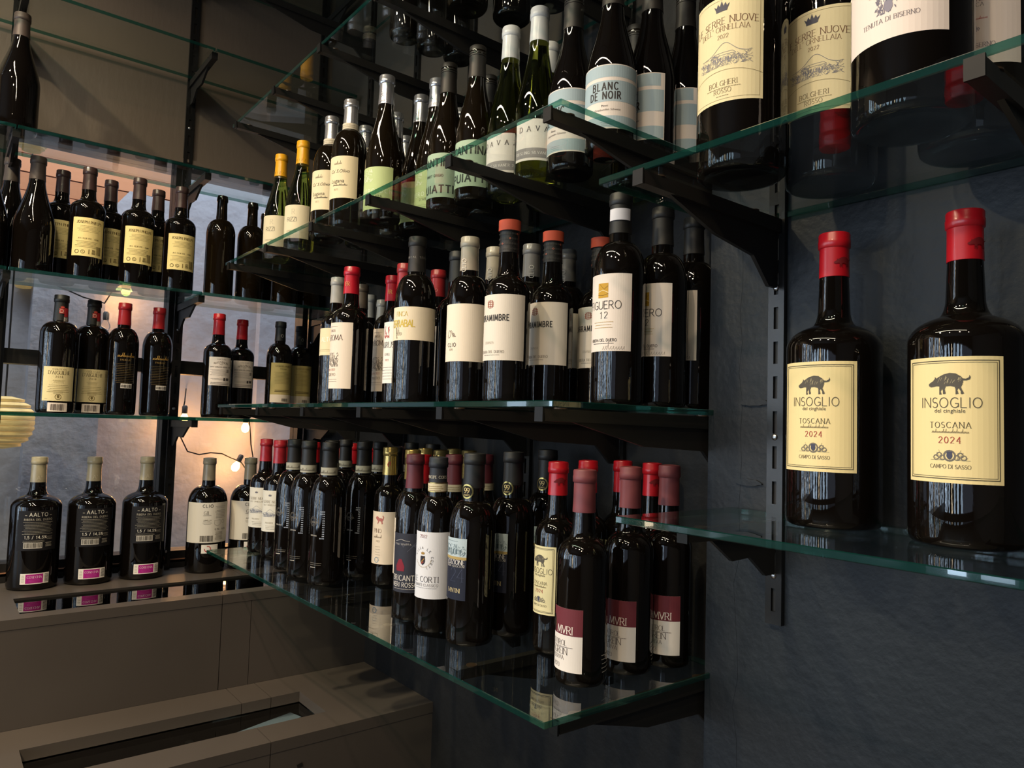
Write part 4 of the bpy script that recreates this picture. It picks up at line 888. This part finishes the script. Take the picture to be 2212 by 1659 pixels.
# ledge under the windows
XL, XA = -2.215, -2.268
for px, py, top, lab in ((68, 1265, 983, 'leftmost of the three big pale capped magnums with magenta stickers on the counter'), (190, 1243, 983, 'middle of the three big pale capped magnums with magenta stickers on the counter'), (305, 1238, 983, 'rightmost of the three big pale capped magnums with magenta stickers on the counter')):
    put('aalto', 'x', px, py, LZ, lab, 'magenta stickered magnums on the counter', XA, rz=90)
put('clio_back', 'x', 441, 1232, LZ, 'beige capped magnum with white back label and small round logo sticker on the counter', 'white back labelled magnums on the counter', XA, rz=90)
put('clio_back', 'x', 531, 1220, LZ, 'beige capped white labelled magnum half hidden by the lowest deep shelf', 'white back labelled magnums on the counter', XA, rz=90)
# lowest window shelf
z = LZS[0]
put('aiguilhe', 'x', 118, 890, z, 'black capped bottle with low cream label, left one of the pair', 'cream labelled bottles with crowned capsules', XL + .03, rz=90)
put('aiguilhe', 'x', 190, 890, z, 'black capped bottle with low cream label, right one of the pair', 'cream labelled bottles with crowned capsules', XL - .035, rz=90, top=648)
put('gold_script', 'x', 257, 895, z, 'red capped bottle with gold script on dark glass, left one of the pair', 'bottles with gold script', XL + .018, rz=90)
put('gold_script', 'x', 332, 897, z, 'red capped bottle with gold script on dark glass standing alone by the window post', 'bottles with gold script', XL, rz=90)
put('st_emilion', 'x', 463, 902, z, 'bright red capped bottle with whitish back label right of the window post', 'red capped bottles with whitish back labels', XL + .02, rz=90)
put('st_emilion', 'x', 514, 902, z, 'red capped bottle with whitish back label behind its twin', 'red capped bottles with whitish back labels', XL - .055, rz=90)
put('olive_label', 'x', 597, 906, z, 'dark capped bottle with wide olive label, front one of two', 'bottles with olive labels', XL, rz=90)
put('olive_label', 'x', 641, 906, z, 'dark capped bottle with olive label, partly behind its twin by the corner', 'bottles with olive labels', XL - .055, rz=90)
# second window shelf
z = LZS[1]
put('wine_burgundy', 'x', -36, 580, z, 'reddish sloping bottle cut by the left picture edge', 'sloping bottles on the second window shelf', XL + .03, rz=90)
put('dark_burgundy', 'x', 12, 580, z, 'dark sloping bottle with grey cap standing against the left window post', 'sloping bottles on the second window shelf', XL - .066, rz=90)
put('dark_burgundy', 'x', 68, 580, z, 'dark sloping bottle without label left of the row of yellow labels', 'sloping bottles on the second window shelf', XL + .025, top=337, rz=90)
for px, X, lab in ((123, -.058, 'yellow labelled bottle half hidden behind the dark sloping bottle'), (181, .02, 'leftmost front bottle of the yellow labelled row'), (229, -.058, 'yellow labelled bottle looking out between the first two front ones'),
                   (291, .02, 'middle front bottle of the yellow labelled row'), (333, -.058, 'yellow labelled bottle behind, left of the window post'), (383, .02, 'rightmost front bottle of the yellow labelled row before the window post')):
    put('phelps', 'x', px, 598, z, lab, 'yellow labelled bottles on the second window shelf', XL + X, rz=90)
for px, X, lab in ((470, .02, 'plain black bottle without capsule right of the window post'), (537, .015, 'plain black bottle without capsule behind the bracket tip'), (566, -.075, 'plain dark bottle without capsule half hidden by its neighbour'),
                   (612, .01, 'plain black bottle behind the first yellow capped bottle'), (662, -.02, 'plain black bottle next to the corner behind the yellow capped bottles')):
    put('plain_dark', 'x', px, 640, z, lab, 'plain black bottles on the second window shelf', XL + X, rz=90)
put('dark_burgundy', 'x', 33, 272, LZS[2], 'tall dark sloping bottle alone on the third window shelf at upper left', 'sloping bottles on the third window shelf', XL + .055, top=27, rz=90)
# topmost shelves of the dark wall
z = MZ[3]
for px, py, kd, lab in ((875, 84, 'slim_dark', 'dark bottle seen from below on the high shelf, nearest the front edge'), (933, 110, 'slim_dark', 'dark bottle seen from below on the high shelf, second from the front edge'), (989, 132, 'slim_dark', 'dark bottle seen from below on the high shelf, third from the front edge'),
                        (1187, 10, 'slate_plain', 'dark bottle base above the white capped bottles on the high shelf'), (1105, 45, 'slate_plain', 'dark bottle base above the black screw capped bottles on the high shelf'), (1010, 20, 'screw_plain', 'dark bottle on the high shelf behind the near bracket')):
    put(kd, 'b', px, py, z, lab, 'dark bottles on the high deep shelf')
# white wine shelf
z = MZ[2]; g = 'white wines on the second highest deep shelf'
put('rizzi', 't', 609, 336, z, 'yellow capped green bottle with cream label at the left end of the white wine shelf', 'yellow capped bottles')
put('rizzi', 't', 656, 307, z, 'yellow capped green bottle with cream label, right one of two', 'yellow capped bottles')
put('lugana', 't', 718, 255, z, 'silver capped bottle with cream script label beside the yellow capped pair', 'silver capped bottles with cream script labels')
put('lugana', 't', 760, 219, z, 'silver capped bottle with cream script label, taller in front, white neck band', 'silver capped bottles with cream script labels')
put('lugana', 't', 791, 275, z, 'silver capped bottle hidden behind the cream script label pair', 'silver capped bottles with cream script labels')
put('green_label', 't', 837, 167, z, 'silver white capped sloping bottle with yellow green label at the shelf front', 'bottles with yellow green labels')
put('green_label', 't', 911, 209, z, 'silver capped sloping bottle with green label behind the front edge of white wine shelf', 'bottles with yellow green labels', turn=-8)
put('green_label', 't', 945, 174, z, 'silver white capped bottle close behind the first black screw capped one', 'bottles with yellow green labels', turn=-8)
put('silver_plain', 't', 857, 247, z, 'silver capsule peeking out right of the yellow green labelled bottle neck', 'silver capped bottles in the back row')
put('silver_plain', 't', 878, 297, z, 'short silver capsule low behind the yellow green labelled bottle', 'silver capped bottles in the back row')
put('silver_plain', 't', 926, 262, z, 'silver capsule in the back row between two green labelled bottles', 'silver capped bottles in the back row')
put('silver_plain', 't', 996, 238, z, 'pale capsule in the back row between the two black screw caps', 'silver capped bottles in the back row')
put('cantina', 't', 971, 142, z, 'black screw capped bottle with sage green label and bold letters, left one', 'sage green labelled bottles')
put('cantina', 't', 1033, 105, z, 'black screw capped bottle with sage green label and bold letters, right one', 'sage green labelled bottles', turn=14)
put('screw_plain', 't', 1058, 168, z, 'dark screw capped bottle hidden behind the right sage green label', 'dark screw caps in the back row')
put('davaz', 't', 1105, 63, z, 'white capped green bottle with white and grey label, left one', 'white capped bottles')
put('davaz', 't', 1167, 22, z, 'white capped green bottle with white and grey label, right and taller one', 'white capped bottles', turn=26)
put('davaz', 't', 1189, 97, z, 'white capped bottle hidden behind the taller white capped one', 'white capped bottles')
put('blanc', 't', 1241, -8, z, 'dark bottle with blue striped label, behind the shelf corner tip', 'blue striped label bottles', turn=-16)
put('blanc', 'y', 1321, 170, z, 'dark bottle with blue striped label seen in full at the shelf corner', 'blue striped label bottles', .812, top=-32, turn=14)
put('blanc', 'y', 1405, 250, z, 'dark bottle with blue striped label, third behind the shelf corner', 'blue striped label bottles', .893, turn=-36)
put('blanc', 'y', 1478, 250, z, 'dark bottle with blue striped label, last beside the tall magnum', 'blue striped label bottles', .974, turn=-40)
put('screw_plain', 'y', 1374, 57, z, 'dark screw capped bottle low between the striped label bottles', 'dark screw caps in the back row', .965)
# eye level shelf
z = MZ[1]; E = 'eye level shelf'
put('alto', 'y', 731, 602, z, 'grey capped bottle with cream label at the left end of the eye level shelf', 'bottles with light capsules on the eye level shelf', .735)
put('roma', 'y', 761, 584, z, 'red capped bottle with tall beige engraved label, in front at the left end', 'red capped bottles with engraved labels', .71)
put('roma', 't', 850, 597, z, 'red capped bottle with beige engraved label, behind beside the half label bottle', 'red capped bottles with engraved labels', turn=6)
put('taupe_plain', 'y', 783, 594, z, 'taupe capsule directly behind the front red capped bottle', 'back row of the eye level shelf', .82)
put('alto', 'y', 801, 613, z, 'light grey capsule right of the front red capped bottle', 'bottles with light capsules on the eye level shelf', .90)
put('alto', 'y', 829, 604, z, 'light grey capsule left of the second red capped bottle', 'bottles with light capsules on the eye level shelf', .962)
put('aurus', 'y', 876, 567, z, 'red capped bottle with white label squeezed behind the half label bottle', 'red capped bottles with white labels', .772)
put('aurus', 'y', 948, 579, z, 'dark red capped bottle with narrow white label right of the half label bottle', 'red capped bottles with white labels', .856, turn=14)
put('red_plain', 'y', 928, 610, z, 'small red capsule low behind the half label bottle', 'back row of the eye level shelf', .93)
put('terrabal', 't', 903, 514, z, 'tall black capped bottle with wide cream half label and gold lettering', 'front row of the eye level shelf')
put('slate_plain', 'y', 990, 536, z, 'dark slate capsule behind the first grey capped bird label bottle', 'back row of the eye level shelf', .825)
put('clio', 'y', 1016, 520, z, 'pale capped bottle with cream bird drawing label, left one', 'bird label bottles', .765)
put('clio', 'y', 1071, 503, z, 'pale capped bottle with cream bird drawing label, behind the first orange ringed bottle', 'bird label bottles', .845)
put('clio_grey', 'y', 1150, 520, z, 'dark grey capped bottle between the first two orange ringed bottles', 'bird label bottles', .880, turn=30)
put('clio_grey', 'y', 1227, 534, z, 'dark grey capped bottle behind the second orange ringed bottle', 'bird label bottles', .957)
put('mimbre', 't', 1102, 479, z, 'black capped bottle with orange top ring and linen label, first from left', 'orange ringed bottles')
put('mimbre', 't', 1196, 503, z, 'black capped bottle with orange top ring and linen label, second from left', 'orange ringed bottles', turn=-5)
put('mimbre', 'y', 1299, 524, z, 'black capped bottle with orange top ring half hidden behind stickered bottle', 'orange ringed bottles', .945, turn=8)
put('figuero_stickered', 'y', 1342, 421, z, 'tall black bottle with white sticker on its neck and gold square label', 'gold square label bottles', .815, top=421)
put('figuero', 'y', 1433, 451, z, 'tall black bottle with gold square label, middle one of three', 'gold square label bottles', .897, top=451, turn=-8)
put('figuero', 'y', 1500, 473, z, 'tall black bottle with label half cut by the wall edge', 'gold square label bottles', .9785, top=473, turn=-24)
# lowest deep shelf
z = MZ[0]
put('estate_small', 'y', 565, 1184, z, 'red capped bottle with white estate label at the far left shelf end', 'red capped estate bottles', .745, top=948)
put('estate_small', 'b', 594, 1200, z, 'red capped bottle with white estate label, second from the far left', 'red capped estate bottles', top=951)
put('estate_small', 'y', 617, 960, z, 'red capsule squeezed left of the first dark dotted magnum', 'red capped estate bottles', .815)
put('dotted', 'b', 625, 1226, z, 'dark capped magnum with dotted pattern on glass, first from left', 'dotted glass bottles', top=949)
put('dotted', 'b', 656, 1242, z, 'dark capped magnum with dotted pattern on glass, second from left', 'dotted glass bottles', top=952)
put('dotted', 'b', 701, 1258, z, 'dark capped magnum with dotted pattern on glass, frontmost third one', 'dotted glass bottles', top=955)
put('dotted', 'b', 776, 1241, z, 'dark capped dotted magnum standing alone right of the front three', 'dotted glass bottles', top=954)
for px, py, Y, lab in ((719, 948, .81, 'dark capsule just behind the third dotted magnum'), (748, 949, .895, 'dark capsule left behind the lone dotted magnum'), (791, 946, .912, 'dark capsule right behind the lone dotted magnum'), (822, 949, .897, 'dark capsule with pale band left of the gold capsule'),
                       (890, 949, .979, 'dark capsule between the first and second gold capsules'), (936, 950, .978, 'dark capsule in the back row over the third gold capsule')):
    put('dotted', 'y', px, py, z, lab, 'dotted glass bottles', Y)
put('slim_dark', 'y', 857, 945, z, 'dark capsule above and behind the first gold capsule', 'dark capsules in the back row', .984)
for px, py, Y, lab in ((680, 949, .870, 'red capsule behind the second dotted magnum'), (744, 948, .981, 'red rim showing behind a dark capsule in the back row'), (764, 956, .958, 'red capsule left of the lone dotted magnum'), (806, 961, .981, 'red capsule right of the lone dotted magnum')):
    put('red_plain', 'y', px, py, z, lab, 'red capsules in the back row of the lowest deep shelf', Y)
put('pino', 'b', 833, 1258, z, 'gold capped bottle with cream label and red animal emblem, frontmost', 'gold capped bottles', top=966)
for px, py, Y, lab in ((893, 971, .825, 'gold capsule second from left behind the maroon capped volcano label'), (920, 965, .910, 'gold capsule third from left in the back'), (954, 968, .893, 'gold capsule fourth from left over the cream banded bottle'), (982, 963, .974, 'gold capsule farthest back at the wall'), (1014, 967, .962, 'gold capsule behind the first medallion magnum')):
    put('pino', 'y', px, py, z, lab, 'gold capped bottles', Y)
put('etna', 'b', 885, 1331, z, 'maroon capped bottle with slate grey volcano label', 'front row of the lowest deep shelf', top=981)
put('corti', 'b', 935, 1356, z, 'black capped bottle with cream neck band and white crest label', 'front row of the lowest deep shelf', top=987)
put('red_plain', 'y', 915, 979, z, 'bright red capsule just behind the volcano label bottle', 'red capsules in the back row of the lowest deep shelf', .795)
put('maroon_plain', 'y', 982, 977, z, 'maroon capsule between the cream banded bottle and first medallion magnum', 'maroon capsules in the back row', .820)
put('maroon_plain', 'y', 1050, 974, z, 'maroon capsule right behind the first medallion magnum', 'maroon capsules in the back row', .900)
put('edizione', 'b', 1013, 1383, z, 'big black magnum with round gold medallion and navy label in front', 'gold medallion bottles', top=979)
put('edizione', 'b', 1099, 1363, z, 'black bottle with round gold medallion, second behind the front magnum', 'gold medallion bottles', top=976)
put('edizione', 'y', 1184, 975, z, 'black bottle with round gold medallion hidden behind the red capped boar label', 'gold medallion bottles', .945)
put('boar', 'b', 1196, 1401, z, 'red capped bottle with cream boar label beside the maroon capped front bottle', 'red capped boar label bottles', top=997)
for px, py, Y, lab in ((1271, 1000, .909, 'red capsule behind the frontmost maroon capped bottle'), (1346, 1000, .982, 'red capsule rim right above the middle maroon capped bottle'), (1410, 998, .979, 'red capsule left of the rightmost maroon capped bottle')):
    put('boar', 'y', px, py, z, lab, 'red capped boar label bottles', Y)
put('muri', 'b', 1253, 1468, z, 'frontmost maroon capped bottle with maroon and white label at the shelf corner', 'maroon and white label bottles', top=1014)
put('muri', 'b', 1354, 1443, z, 'middle maroon capped bottle with maroon and white label', 'maroon and white label bottles', top=1008, turn=12)
put('muri', 'y', 1443, 1200, z, 'rightmost maroon capped bottle with maroon and white label near the wall edge', 'maroon and white label bottles', .941, top=1005, turn=22)
# right-hand wall
put('boar_magnum', 'b', 1799, 1135, -.112, 'left red capped magnum with large cream boar label on the right wall', 'boar label magnums', top=507)
put('boar_magnum', 'b', 2088, 1176, -.112, 'right red capped magnum with large cream boar label on the right wall', 'boar label magnums', top=458)
z = .320
put('estate_magnum', 'b', 1600, 388, z, 'tall magnum with cream crown and estate label at the left end of top right shelf', 'cream estate label magnums')
put('estate_magnum', 'b', 1793, 405, z, 'magnum with cream crown label partly behind the big white label', 'cream estate label magnums', turn=-3)
put('white_magnum', 'b', 1968, 278, z, 'largest magnum with big white label at the upper right', 'white label magnums')
put('white_magnum', 'y', 2108, 200, z, 'white labelled magnum behind the largest one by the right bracket', 'white label magnums', .896, turn=6)
